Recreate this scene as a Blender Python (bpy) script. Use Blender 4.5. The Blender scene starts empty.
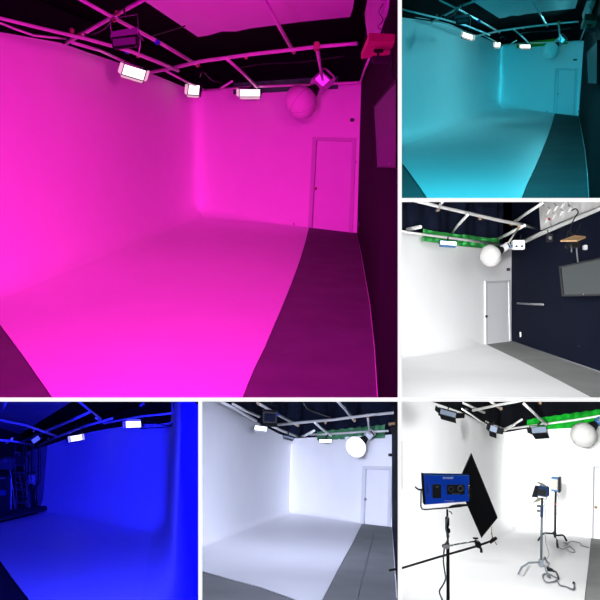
import bpy, math, random
from mathutils import Vector as V, Matrix, Euler

# Six small studio rooms stand side by side behind a white lattice of openings.
F = 700.0                      # focal length in pixels of the 600 px frame
COL = bpy.context.scene.collection
SC = bpy.context.scene
SC.view_settings.view_transform = 'Standard'
SC.view_settings.look = 'None'
SC.view_settings.exposure = 0
SC.view_settings.gamma = 1
w = bpy.data.worlds.new('dark_hall'); SC.world = w; w.use_nodes = True
w.node_tree.nodes['Background'].inputs[0].default_value = (0.0, 0.0, 0.0, 1)

cam = bpy.data.cameras.new('camera'); co = bpy.data.objects.new('camera', cam); COL.objects.link(co)
co.rotation_euler = (math.pi/2, 0, 0); cam.sensor_width = 36; cam.lens = 36*F/600; cam.clip_start = .05; cam.clip_end = 200
SC.camera = co

def lin(c):
    return tuple(((x/255)/12.92 if x/255 <= .04045 else (((x/255)+.055)/1.055)**2.4) for x in c)

# ---------------------------------------------------------------- materials
def mat(name, rgb, rough=.7, metal=0., bump=0., bscale=40., mottle=0., mscale=3., spec=.3, emit=None, estr=0., weave=None):
    m = bpy.data.materials.new(name); m.use_nodes = True
    nt = m.node_tree; b = nt.nodes['Principled BSDF']
    c = (*lin(rgb), 1)
    b.inputs['Base Color'].default_value = c
    b.inputs['Roughness'].default_value = rough
    b.inputs['Metallic'].default_value = metal
    b.inputs['Specular IOR Level'].default_value = spec
    tc = nt.nodes.new('ShaderNodeTexCoord')
    if mottle:
        n = nt.nodes.new('ShaderNodeTexNoise'); n.inputs['Scale'].default_value = mscale; n.inputs['Detail'].default_value = 5
        nt.links.new(tc.outputs['Object'], n.inputs['Vector'])
        r = nt.nodes.new('ShaderNodeValToRGB')
        r.color_ramp.elements[0].position = .3; r.color_ramp.elements[1].position = .7
        r.color_ramp.elements[0].color = (*[x*(1-mottle) for x in c[:3]], 1)
        r.color_ramp.elements[1].color = (*[min(1, x*(1+mottle)) for x in c[:3]], 1)
        nt.links.new(n.outputs['Fac'], r.inputs['Fac']); nt.links.new(r.outputs['Color'], b.inputs['Base Color'])
    if bump:
        if weave == 'tile':
            n = nt.nodes.new('ShaderNodeTexVoronoi'); n.inputs['Scale'].default_value = bscale; out = n.outputs['Distance']
        else:
            n = nt.nodes.new('ShaderNodeTexNoise'); n.inputs['Scale'].default_value = bscale; n.inputs['Detail'].default_value = 4; out = n.outputs['Fac']
        nt.links.new(tc.outputs['Object'], n.inputs['Vector'])
        bp = nt.nodes.new('ShaderNodeBump'); bp.inputs['Strength'].default_value = bump; bp.inputs['Distance'].default_value = .02
        nt.links.new(out, bp.inputs['Height']); nt.links.new(bp.outputs['Normal'], b.inputs['Normal'])
    if emit:
        b.inputs['Emission Color'].default_value = (*emit, 1); b.inputs['Emission Strength'].default_value = estr
    return m

M = dict(
    white=mat('white_paint', (232, 232, 232), .6, bump=.06, bscale=30, mottle=.015, mscale=2),
    doorpaint=mat('door_paint', (222, 222, 225), .55, bump=.03, bscale=30, mottle=.02, mscale=2),
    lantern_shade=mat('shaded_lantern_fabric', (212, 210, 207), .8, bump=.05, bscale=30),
    seam=mat('grey_seam', (200, 198, 196), .8),
    cycfloor=mat('white_floor_paint', (235, 235, 235), .45, bump=.03, bscale=25, mottle=.02, mscale=1.5),
    concrete=mat('grey_concrete', (128, 130, 128), .8, spec=.1, bump=.1, bscale=18, mottle=.10, mscale=2.2),
    darkconcrete=mat('dark_grey_concrete', (98, 98, 99), .8, spec=.1, bump=.1, bscale=18, mottle=.10, mscale=2.2),
    navy=mat('navy_black_paint', (17, 22, 41), .8, spec=.04, bump=.05, bscale=30, mottle=.1, mscale=2),
    blackpaint=mat('black_paint', (34, 31, 34), .8, spec=.04, bump=.05, bscale=30, mottle=.1, mscale=2),
    cloth=mat('black_cloth', (14, 15, 20), .95, bump=.2, bscale=60, spec=.05),
    navycloth=mat('navy_black_cloth', (20, 25, 42), .95, bump=.2, bscale=60, spec=.05, mottle=.25, mscale=4),
    blackceil=mat('black_ceiling', (9, 9, 12), .95, spec=.02, mottle=.2),
    green=mat('chroma_green_cloth', (62, 165, 84), .85, bump=.3, bscale=14, mottle=.2, mscale=5, spec=.1),
    greendeep=mat('deep_chroma_green_cloth', (20, 150, 40), .85, bump=.3, bscale=14, mottle=.2, mscale=5, spec=.1),
    pipe=mat('galvanised_pipe', (222, 220, 216), .35, .15, bump=.05, bscale=50),
    whitepipe=mat('white_pipe', (235, 234, 232), .5),
    clamp=mat('brassy_clamp', (190, 150, 112), .5, .2, mottle=.2, mscale=20),
    black=mat('black_plastic', (20, 20, 23), .5),
    darkmetal=mat('black_metal', (20, 20, 24), .5, .0, spec=.2),
    chrome=mat('chrome', (185, 188, 192), .25, .8),
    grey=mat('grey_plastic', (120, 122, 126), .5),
    silver=mat('silver_housing', (205, 205, 208), .45),
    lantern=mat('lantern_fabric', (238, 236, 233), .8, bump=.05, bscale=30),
    lantern_on=mat('lit_lantern_fabric', (240, 240, 245), .8, emit=(.93, .95, 1.0), estr=1.1),
    diff=mat('unlit_diffuser', (126, 140, 160), .5),
    led=mat('lit_diffuser', (255, 255, 255), .5, emit=(1.0, .99, .95), estr=1.6),
    ledcool=mat('cool_lit_diffuser', (255, 255, 255), .5, emit=(.95, .97, 1.0), estr=3.0),
    ledwarm=mat('warm_lit_diffuser', (255, 255, 255), .5, emit=(1.0, .98, .84), estr=1.8),
    flaplit=mat('lit_flap', (235, 230, 220), .5, emit=(1, .97, .9), estr=.35),  # faint glow put in for light from the diffuser
    wood=mat('pale_wood', (205, 165, 120), .55, bump=.1, bscale=30, mottle=.12, mscale=8),
    redlitwood=mat('red_lit_wood', (214, 130, 120), .55, bump=.1, bscale=30, mottle=.12, mscale=8),  # shelf wood with the red light put into its colour
    greenwood=mat('olive_grey_wood', (120, 120, 95), .6, bump=.1, bscale=30, mottle=.12, mscale=8),  # darker olive-grey tone of the shelf wood
    screen=mat('dark_glossy_screen', (80, 88, 88), .5, spec=.25, mottle=.05, mscale=1),
    tile=mat('embossed_white_tile', (243, 241, 240), .5, bump=1.0, bscale=7, weave='tile', mottle=.06),
    bluebody=mat('blue_anodised_housing', (12, 84, 240), .4, .0, bump=.02, mottle=.08, mscale=6),
    bluetrim=mat('blue_trim', (66, 120, 182), .4),
    blueglow=mat('blue_control_display', (60, 120, 255), .4, emit=(.25, .35, 1.0), estr=.35),
    red=mat('red_plastic', (200, 45, 55), .5),
    bluetape=mat('blue_tape', (40, 70, 200), .5),
    pinkglow=mat('magenta_control_display', (255, 60, 255), .4, emit=(1, .03, 1), estr=.9),
    cyanglow=mat('cyan_control_display', (60, 220, 255), .4, emit=(.05, .75, 1), estr=.9),
    cable=mat('grey_cable', (150, 150, 155), .5),
    blackcable=mat('black_cable', (18, 18, 22), .5),
    brass=mat('brass', (190, 150, 80), .3, .8),
    creampanel=mat('cream_panel', (198, 196, 184), .5),
    steel=mat('steel_grey', (84, 92, 100), .4, .2),
    palesteel=mat('pale_steel', (128, 136, 144), .4, .2),
    greenmuted=mat('muted_green_cloth', (70, 126, 88), .85, bump=.3, bscale=14, mottle=.25, mscale=5, spec=.1),
    doorframe=mat('door_frame_paint', (200, 200, 203), .55),
    darkblue=mat('dark_blue_housing', (26, 50, 88), .4),
    letter=mat('white_lettering', (215, 222, 240), .5),
    palered=mat('tan_flap', (140, 140, 120), .5),
    divider=mat('black_light_divider', (6, 6, 6), .95, spec=0, mottle=.1),
    lattice=mat('white_lattice', (255, 255, 255), .8, emit=(1, 1, 1), estr=1.0, mottle=.01),  # glow stands in for light falling on the bars
    greywall=mat('grey_wall_paint', (150, 148, 150), .7, bump=.1, bscale=12, mottle=.15, mscale=4),
    dim=mat('dusty_black_steel', (60, 60, 66), .5, .3, mottle=.1),
    curb=mat('black_stage_edge', (30, 30, 36), .8, mottle=.1),
)

# ---------------------------------------------------------------- mesh builder
class MB:
    def __init__(s): s.v = []; s.f = []; s.sm = []
    def add(s, vs, fs, smooth=False):
        o = len(s.v); s.v += [V(p) for p in vs]; s.f += [tuple(i+o for i in f) for f in fs]; s.sm += [smooth]*len(fs); return s
    def poly(s, pts): return s.add(pts, [tuple(range(len(pts)))])
    def prism(s, pts, d):
        n = len(pts); pts = [V(p) for p in pts]; d = V(d)
        return s.add(pts+[p+d for p in pts], [tuple(range(n)), tuple(range(2*n-1, n-1, -1))]+[(i, (i+1) % n, n+(i+1) % n, n+i) for i in range(n)])
    def box(s, fr, c, d, bev=.0):
        cx, cy, cz = c; x, y, z = d[0]/2, d[1]/2, d[2]/2
        if bev:
            b = bev; prof = [(-x+b, -z), (x-b, -z), (x, -z+b), (x, z-b), (x-b, z), (-x+b, z), (-x, z-b), (-x, -z+b)]
            return s.prism([fr(cx+p, cy-y, cz+q) for p, q in prof], fr(0, 2*y, 0)-fr(0, 0, 0))
        return s.prism([fr(cx-x, cy-y, cz-z), fr(cx+x, cy-y, cz-z), fr(cx+x, cy-y, cz+z), fr(cx-x, cy-y, cz+z)], fr(0, 2*y, 0)-fr(0, 0, 0))
    def tube(s, pts, r, seg=8, cap=True):
        pts = [V(p) for p in pts]; n = len(pts); vs = []; fs = []
        rs = r if isinstance(r, (list, tuple)) else [r]*n
        a0 = None
        for i, p in enumerate(pts):
            t = (pts[min(i+1, n-1)]-pts[max(i-1, 0)])
            t = t.normalized() if t.length > 1e-9 else V((0, 0, 1))
            if a0 is None:
                a0 = t.cross(V((0, 0, 1)) if abs(t.z) < .9 else V((1, 0, 0))).normalized()
            a0 = (a0-t*a0.dot(t)).normalized(); b = t.cross(a0)
            for k in range(seg):
                an = 2*math.pi*k/seg; vs.append(p+(a0*math.cos(an)+b*math.sin(an))*rs[i])
        for i in range(n-1):
            for k in range(seg):
                k2 = (k+1) % seg; fs.append((i*seg+k, i*seg+k2, (i+1)*seg+k2, (i+1)*seg+k))
        o = len(s.v); s.add(vs, fs, True)
        if cap:
            s.f += [tuple(o+k for k in range(seg-1, -1, -1)), tuple(o+(n-1)*seg+k for k in range(seg))]; s.sm += [False]*2
        return s
    def lathe(s, fr, prof, axis='y', seg=24, ribs=0):
        vs = []; fs = []; n = len(prof)
        for r, h in prof:
            for k in range(seg):
                a = 2*math.pi*k/seg; rr = r*(1-.025*(k % (seg//ribs) == 0)) if ribs else r
                c, q = rr*math.cos(a), rr*math.sin(a)
                vs.append(fr(c, h, q) if axis == 'y' else fr(c, q, h))
        for i in range(n-1):
            for k in range(seg):
                k2 = (k+1) % seg; fs.append((i*seg+k, i*seg+k2, (i+1)*seg+k2, (i+1)*seg+k))
        fs += [tuple(range(seg)), tuple((n-1)*seg+k for k in range(seg-1, -1, -1))]
        return s.add(vs, fs, True)
    def build(s, name, m, parent=None, loc=None, smooth=True):
        if loc is None:
            loc = ROOT[parent] if parent is not None else s.v[0].copy()
        me = bpy.data.meshes.new(name); me.from_pydata([p-loc for p in s.v], [], s.f); me.update()
        me.polygons.foreach_set('use_smooth', s.sm if smooth else [False]*len(s.sm))
        me.materials.append(M[m] if isinstance(m, str) else m)
        o = bpy.data.objects.new(name, me); COL.objects.link(o); ROOT[o] = loc
        if parent is not None: o.parent = parent
        else: o.location = loc
        return o
ROOT = {}
def thing(name, label, cat, loc, group=None):
    o = bpy.data.objects.new(name, None); COL.objects.link(o); o.empty_display_size = .1
    o.location = loc; ROOT[o] = V(loc); o['label'] = label; o['category'] = cat
    if group: o['group'] = group
    return o
def tag(o, label, cat, group=None):
    o['label'] = label; o['category'] = cat
    if group: o['group'] = group
    return o
def struct(o): o['kind'] = 'structure'; return o
def lab(o, t): o['label'] = t; return o

# ---------------------------------------------------------------- room frame
class Room:
    """A studio whose floor plane passes under the camera; a, b map drawing units to pixels."""
    def __init__(s, hy, near_y, cx, ox=0, oy=0, k=1., near=5., roll=0., clip=None, xlim=(-1e4, 1e4), clipb=None):
        s.ox, s.oy, s.k = ox, oy, k
        HY = oy+k*hy; s.clip = clip; s.xlim = xlim; s.clipb = clipb
        s.n = V((roll, -(300-HY)/F, 1)).normalized()
        p = s.ray(cx, near_y)*near; s.h = -s.n.dot(p)
    def m(s, x, y): return (s.ox+s.k*x, s.oy+s.k*y)
    def ray(s, x, y):
        x, y = s.m(x, y); return V(((x-300)/F, 1, (300-y)/F))
    def lift(s, x, y, H):
        r = s.ray(x, y); return r*((-s.h+H)/s.n.dot(r))
    def fl(s, x, y): return s.lift(x, y, 0)
    def fld(s, x, depth):
        X = (s.ox+s.k*x-300)/F*depth; z = (-s.h-s.n.x*X-s.n.y*depth)/s.n.z; return V((X, depth, z))
    def at(s, x, y, d): return s.ray(x, y)*d
    def vplane(s, A, B):
        A = s.fl(*A) if len(A) == 2 else A; B = s.fl(*B) if len(B) == 2 else B
        N = (B-A).cross(s.n).normalized()
        if N.dot(-A) < 0: N = -N
        return (A, N)
    def on(s, pl, x, y, off=0.):
        A, N = pl; r = s.ray(x, y); return r*((N.dot(A)+off)/N.dot(r))
    def sup(s, p, ytop):
        k = (300-(s.oy+s.k*ytop))/F; return (k*p.y-p.z)/(s.n.z-k*s.n.y)
    def fr(s, x, y, d, yaw=0, pitch=0, roll=0):
        o = s.at(x, y, d); u = d/F*s.k
        R = Euler((math.radians(pitch), math.radians(roll), math.radians(yaw)), 'XYZ').to_matrix()
        f = lambda a, b, c: o+R @ V((a, b, c))*u
        f.o = o; f.u = u; return f

def bez(a, b, c, n=7):
    return [tuple(a[j]*(1-t)**2+2*b[j]*t*(1-t)+c[j]*t*t if not isinstance(a[j], V) else a[j]*(1-t)**2+b[j]*2*t*(1-t)+c[j]*t*t for j in range(2)) for t in [i/n for i in range(n+1)]]

def columns(room, pts, rnd=()):
    """pts: (x, yfloor, ytop) or (Vector, ytop) -> plan columns (point, height); corners listed in rnd are rounded (index: radius)."""
    cols = []
    for p in pts:
        P = p[0] if isinstance(p[0], V) else room.fl(p[0], p[1])
        t = p[-1]; H = t[1] if isinstance(t, tuple) else room.sup(P, t)
        cols.append((P, H))
    out = []
    rnd = dict(rnd)
    for i, c in enumerate(cols):
        if i in rnd:
            r = rnd[i]; P = c[0]; a = cols[i-1]; b = cols[i+1]
            fa = min(.45, r/(a[0]-P).length); fb = min(.45, r/(b[0]-P).length)
            A = (P.lerp(a[0], fa), c[1]+(a[1]-c[1])*fa); B = (P.lerp(b[0], fb), c[1]+(b[1]-c[1])*fb)
            out += bez(A, c, B)
        else: out.append(c)
    return out

def fade(r, x0, x1):
    return lambda x: r*min(1, max(0, (x1-x)/(x1-x0)))

def dense(cols, step=.5):
    o = [cols[0]]
    for a, b in zip(cols, cols[1:]):
        k = max(1, int((b[0]-a[0]).length/step))
        o += [(a[0].lerp(b[0], i/k), a[1]+(b[1]-a[1])*i/k) for i in range(1, k+1)]
    return o

def wallmesh(room, cols, cove=0., lo=None, hi=None, off=0., fold=0., foldw=1., ends='', sub=None):
    """strip along plan columns from lo to hi (functions of height), with a cove at the foot"""
    mb = MB(); n = room.n; N = len(cols); rows = None; dist = 0; sub = sub or (0, N-1)
    for i, (P, H) in enumerate(cols):
        t = cols[min(i+1, N-1)][0]-cols[max(i-1, 0)][0]; q = t.cross(n).normalized()
        if q.dot(-P) < 0 and abs(q.dot(P.normalized())) > .02: q = -q
        if i and q.dot(lastq) < 0: q = -q
        lastq = q
        if i: dist += (P-cols[i-1][0]).length
        if not sub[0] <= i <= sub[1]: continue
        o = off+fold*math.sin(dist*foldw*6.28)+fold*.5*math.sin(dist*foldw*15.1+1)
        a = lo(H) if lo else 0; b = hi(H) if hi else H
        if room.clipb is not None: a = max(a, room.sup(P, room.clipb))
        if room.clip is not None: b = min(b, room.sup(P, room.clip)); a = min(a, b)
        if cove:
            pxl = ((300+F*P.x/P.y)-room.ox)/room.k; cr = max(.004, cove(pxl) if callable(cove) else cove)
            prof = [(cr*(1-math.sin(x)), cr*(1-math.cos(x))) for x in [math.pi/2*j/6 for j in range(7)]]+[(0, cr+(b-cr)*j/4) for j in range(1, 5)]
        else: prof = [(0, a+(b-a)*j/4) for j in range(5)]
        rows = len(prof)
        for d, hh in prof:
            v = P+q*(d+o)+n*hh; px = 300+F*v.x/v.y
            lim = min(max(px, room.xlim[0]), room.xlim[1])
            if i == 0 and 'l' in ends: lim = room.xlim[0]
            if i == N-1 and 'r' in ends: lim = room.xlim[1]
            if abs(lim-px) > 1e-6:           # end the wall flush on the divider
                l = (lim-300)/F; tt = t.normalized(); dn_ = tt.x-l*tt.y
                if abs(dn_) > .01: v = v+tt*max(-3, min(3, (l*v.y-v.x)/dn_))
            mb.v.append(v)
    for i in range(sub[1]-sub[0]):
        for j in range(rows-1):
            mb.f.append((i*rows+j, (i+1)*rows+j, (i+1)*rows+j+1, i*rows+j+1)); mb.sm.append(True)
    return mb

def area(room, x, y, d, dr, size, color, power, falloff='Constant'):
    """added fill lamp at pixel ray (x, y) and depth d shining along dr"""
    L = bpy.data.lights.new('fill_lamp', 'AREA'); L.energy = power; L.color = color; L.shape = 'SQUARE'; L.size = size
    L.use_nodes = True; nt = L.node_tree
    e = nt.nodes.get('Emission') or nt.nodes.new('ShaderNodeEmission')
    f = nt.nodes.new('ShaderNodeLightFalloff'); f.inputs['Strength'].default_value = 1
    nt.links.new(f.outputs[falloff], e.inputs['Strength'])
    o = bpy.data.objects.new('fill_lamp', L); COL.objects.link(o)
    o.location = room.at(x, y, d); o.rotation_euler = V(dr).to_track_quat('-Z', 'Y').to_euler()
    if V(dr).dot(-o.location) > 0: print('FACES CAMERA', room, x, y, dr)
    return o

def ceiling(room, plan, H, m='blackceil'):
    pts = [p+room.n*H for p in plan]
    if room.clip is not None:            # keep each ceiling below the lattice line of the room above it
        k = (300-room.clip)/F; g = lambda p: k*p.y-p.z; out = []
        for a, b in zip(pts, pts[1:]+pts[:1]):
            ga, gb = g(a), g(b)
            if ga >= 0: out.append(a)
            if (ga >= 0) != (gb >= 0): out.append(a.lerp(b, ga/(ga-gb)))
        pts = out
    return struct(MB().poly(pts).build('ceiling', m)) if len(pts) > 2 else None

# ---------------------------------------------------------------- repeated things
def led_panel(room, x, y, d, wd, hg, yaw=0, pitch=0, roll=0, lit='led', flaps='b', body='black', label='', yoke=True, flapmat='flaplit', fl=None, hang=None):
    fr = room.fr(x, y, d, yaw, pitch, roll); fl = fl or hg*.55
    t = thing('led_panel_light', label, 'studio light', fr.o)
    rim = min(wd, hg)*.07
    MB().box(fr, (0, 2.6, 0), (wd, 4.4, hg), rim).build('housing', body, t)
    f = MB()
    for c, e in (((0, 0, hg/2-rim/2), (wd, 1.2, rim)), ((0, 0, -hg/2+rim/2), (wd, 1.2, rim)), ((-wd/2+rim/2, 0, 0), (rim, 1.2, hg-2*rim)), ((wd/2-rim/2, 0, 0), (rim, 1.2, hg-2*rim))): f.box(fr, c, e)
    f.build('front_frame', body, t)
    MB().box(fr, (0, .1, 0), (wd-2*rim, .5, hg-2*rim)).build('diffuser', lit, t)
    e = .7
    for c in flaps:
        mb = MB()
        if c == 'b': q = [(-wd/2, 0, -hg/2), (wd/2, 0, -hg/2), (wd/2*.9, -fl*.75, -hg/2-fl*.75), (-wd/2*.9, -fl*.75, -hg/2-fl*.75)]
        if c == 't': q = [(-wd/2, 0, hg/2), (wd/2, 0, hg/2), (wd/2*.9, -fl*.9, hg/2+fl*.5), (-wd/2*.9, -fl*.9, hg/2+fl*.5)]
        if c == 'l': q = [(-wd/2, 0, -hg/2), (-wd/2, 0, hg/2), (-wd/2-fl*.7, -fl*.7, hg/2*.85), (-wd/2-fl*.7, -fl*.7, -hg/2*.85)]
        if c == 'r': q = [(wd/2, 0, -hg/2), (wd/2, 0, hg/2), (wd/2+fl*.7, -fl*.7, hg/2*.85), (wd/2+fl*.7, -fl*.7, -hg/2*.85)]
        mb.prism([fr(*p) for p in q], fr(0, .5, .2)-fr(0, 0, 0)); mb.build('barn_door', flapmat, t)
    if yoke:
        top = hang or fr(0, 3, hg/2+hg*.55)
        a = [fr(-wd/2-.6, 2.5, 0), fr(-wd/2-.6, 2.5, hg/2+hg*.25), fr(wd/2+.6, 2.5, hg/2+hg*.25), fr(wd/2+.6, 2.5, 0)]
        MB().tube(a, .5*fr.u, 6).build('yoke', 'darkmetal', t)
        MB().tube([fr(0, 2.5, hg/2+hg*.25), top], .7*fr.u, 8).build('hanging_spigot', 'darkmetal', t)
    return t

def lantern(room, x, y, d, r, ang, label, fabric='lantern', glow=None, head='silver', top=None, tall=1.1, yaw=15, dist=1., hs=1.):
    """ball diffuser, its axis pointing away from the head at ang degrees (image plane, 0 = head to the right, + = up)"""
    fr = room.fr(x, y, d); u = fr.u
    t = thing('lantern_light', label, 'studio light', fr.o)
    a = math.radians(ang)
    ax = V((math.cos(a)*.97, .2, math.sin(a)*.97)).normalized(); sx = ax.cross(V((0, -1, 0))).normalized(); sz = ax.cross(sx)
    g = lambda p, q, s: fr.o+(sx*p+ax*q+sz*s)*u
    prof = []
    for i in range(17):
        th = math.pi*(.02+.83*i/16); prof.append((r*math.sin(th)*tall, -r*math.cos(th)))
    MB().lathe(g, prof, 'y', 32, ribs=8).build('diffuser_ball', fabric, t)
    sm = MB()
    for j in range(6):
        c_, s_ = math.cos(math.pi*j/3+.35), math.sin(math.pi*j/3+.35)
        sm.tube([g(p_*1.012*c_, h_*1.012, p_*1.012*s_) for p_, h_ in prof], .014*r*u, 5)
    sm.build('seam', 'seam', t)
    e = prof[-1]
    MB().lathe(g, [(e[0]*1.02, e[1]-.3), (e[0]*.95, e[1]+r*.12), (r*.3, e[1]+r*.5), (r*.26, e[1]+r*.62)], 'y', 20).build('mounting_ring', 'black', t)
    b = e[1]+r*.62; hl = r*.95*hs; hw = r*.42*hs
    hh = MB(); hh.box(g, (0, b+hl/2, 0), (hw*2, hl, hw*1.8), hw*.35); hd = hh.build('lamp_head', head, t)
    if glow: MB().box(g, (0, b+hl*.35, -hw*.95), (hw*1.3, hl*.5, .5)).build('control_display', glow, hd)
    MB().box(g, (0, b+hl*.78, -hw*.95), (hw*1.5, hl*.16, .4)).build('vent_panel', 'black', hd)
    c = g(0, b+hl*.5, 0)
    MB().tube([g(-hw*1.15, b+hl*.5, 0), g(-hw*1.15, b+hl*.5, -hw*1.5), g(hw*1.15, b+hl*.5, -hw*1.5), g(hw*1.15, b+hl*.5, 0)], r*.05, 6).build('yoke', 'darkmetal', t) if False else None
    if top is not None:
        MB().tube([c, top], .09*r*u, 8).build('hanging_rod', 'pipe', t)
        cf = lambda p, q, s: top+V((p, q, s))*u
        MB().box(cf, (0, 0, 0), (r*.26, r*.3, r*.34), r*.06).build('clamp', 'clamp', t)
    return t

def pipes(room, label, runs, clamps=(), base=None, tape=()):
    """runs: (list of points, radius in m, material)"""
    t = thing('lighting_grid', label, 'pipe grid', base or runs[0][0][0])
    for pts, r, m in runs: MB().tube(pts, r, 10).build('pipe', m, t)
    for p, u in clamps:
        f = lambda a, b, c, p=p, u=u: p+V((a, b, c))*u
        mb = MB(); mb.box(f, (0, 0, .3), (3.4, 3.6, 4.0), .8); mb.tube([f(.2, -1.8, .4), f(.4, -3.2, -2.2)], .45*u, 6); mb.build('clamp', 'clamp', t)
    for p, q, r in tape: MB().tube([p, q], r, 10).build('tape_band', 'bluetape', t)
    return t

def R_u(room, p): return p.y/F*room.k
def door(room, pl, q, num, knob_xy, m='white', knob='brass', fw=3.2, cap=True):
    """q: outer frame corners bl, br, tr, tl in pixels"""
    P = lambda x, y, off: room.on(pl, x, y, off)
    bl, br, tr, tl = q
    o = bpy.data.objects.new('door_%d' % num, None); COL.objects.link(o); o.location = P(*bl, .0); ROOT[o] = V(o.location); struct(o)
    s = fw
    ibl, ibr, itr, itl = (bl[0]+s, bl[1]+.3), (br[0]-s, br[1]-.3), (tr[0]-s, tr[1]+s), (tl[0]+s, tl[1]+s)
    N = pl[1]
    f = MB()
    for c in ((bl, ibl, itl, tl), (br, ibr, itr, tr), (tl, itl, itr, tr)): f.prism([P(*p, .0) for p in c], N*.03)
    f.build('door_frame', 'doorframe', o)
    lf = MB().prism([P(*p, .0) for p in (ibl, ibr, itr, itl)], N*.012).build('door_leaf', 'doorpaint', o)
    # grey beads just inside the frame, standing in for the shadow gap
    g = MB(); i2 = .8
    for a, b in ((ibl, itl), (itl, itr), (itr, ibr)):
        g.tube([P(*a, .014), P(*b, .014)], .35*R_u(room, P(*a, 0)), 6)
    g.build('door_gap_shade', 'grey', o)
    k = P(*knob_xy, .05); kc = 33*R_u(room, k); kf = lambda a, b, c: k+V((a, b, c))*kc
    MB().lathe(kf, [(.012, .05), (.015, .02), (.04, .0), (.045, -.03), (.02, -.055)], 'y', 14).build('door_knob', knob, lf)
    return o

def plate(room, pl, x, y, wd, hg, name, label, cat, m='silver', holes=2, off=.02, hole='black'):
    c = room.on(pl, x, y, 0); N = pl[1]; up = room.n; rt = N.cross(up).normalized(); u = c.y/F*room.k
    f = lambda a, b, z: c+(rt*a+up*z)*u-N*b*u
    t = thing(name, label, cat, c)
    MB().box(f, (0, -off/u/2, 0), (wd, off/u, hg), min(wd, hg)*.15).build('cover_plate', m, t)
    mb = MB()
    for i in range(holes): mb.box(f, (0, -off/u-.1, hg*(.22-.44*i) if holes > 1 else 0), (wd*.5, .3, hg*.22))
    mb.build('socket' if 'outlet' in name else ('rocker' if 'switch' in name else 'lens'), hole, t)
    return t

def cable(room, pts, r, name, label, m='blackcable', cat='cable'):
    # smooth with Catmull-Rom
    P = [V(p) for p in pts]; out = []
    for i in range(len(P)-1):
        a, b, c, d = P[max(i-1, 0)], P[i], P[i+1], P[min(i+2, len(P)-1)]
        for j in range(5):
            t = j/5; out.append(.5*((2*b)+(c-a)*t+(2*a-5*b+4*c-d)*t*t+(3*b-a-3*c+d)*t**3))
    out.append(P[-1])
    o = MB().tube(out, r, 6).build(name, m)
    return tag(o, label, cat)

def tv(room, pl, q, label, num_led=None, bez=.03, pts=None, N=None, off=.10, th=.08):
    N = N or pl[1]
    cs = pts or [room.on(pl, p[0], p[1], off) for p in q]
    t = thing('television', label, 'television', cs[0])
    MB().prism(cs, -N*th).build('television_body', 'black', t)
    c2 = sum(cs, V((0, 0, 0)))/len(cs)
    ins = [p.lerp(c2, bez) for p in cs]
    MB().prism(ins, N*.006).build('screen', 'screen', t)
    fm = MB()
    for i in range(len(cs)):
        j = (i+1) % len(cs); fm.prism([cs[i], cs[j], ins[j], ins[i]], N*.014)
    fm.build('bezel', 'black', t)
    if num_led:
        p = room.on(pl, num_led[0], num_led[1], off+.015); kc = R_u(room, p)*.5/.012; f = lambda a, b, c: p+V((a, b, c))*kc
        MB().lathe(f, [(.012, .01), (.012, -.01)], 'y', 10).build('power_lamp', 'silver', t)
    return t

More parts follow.
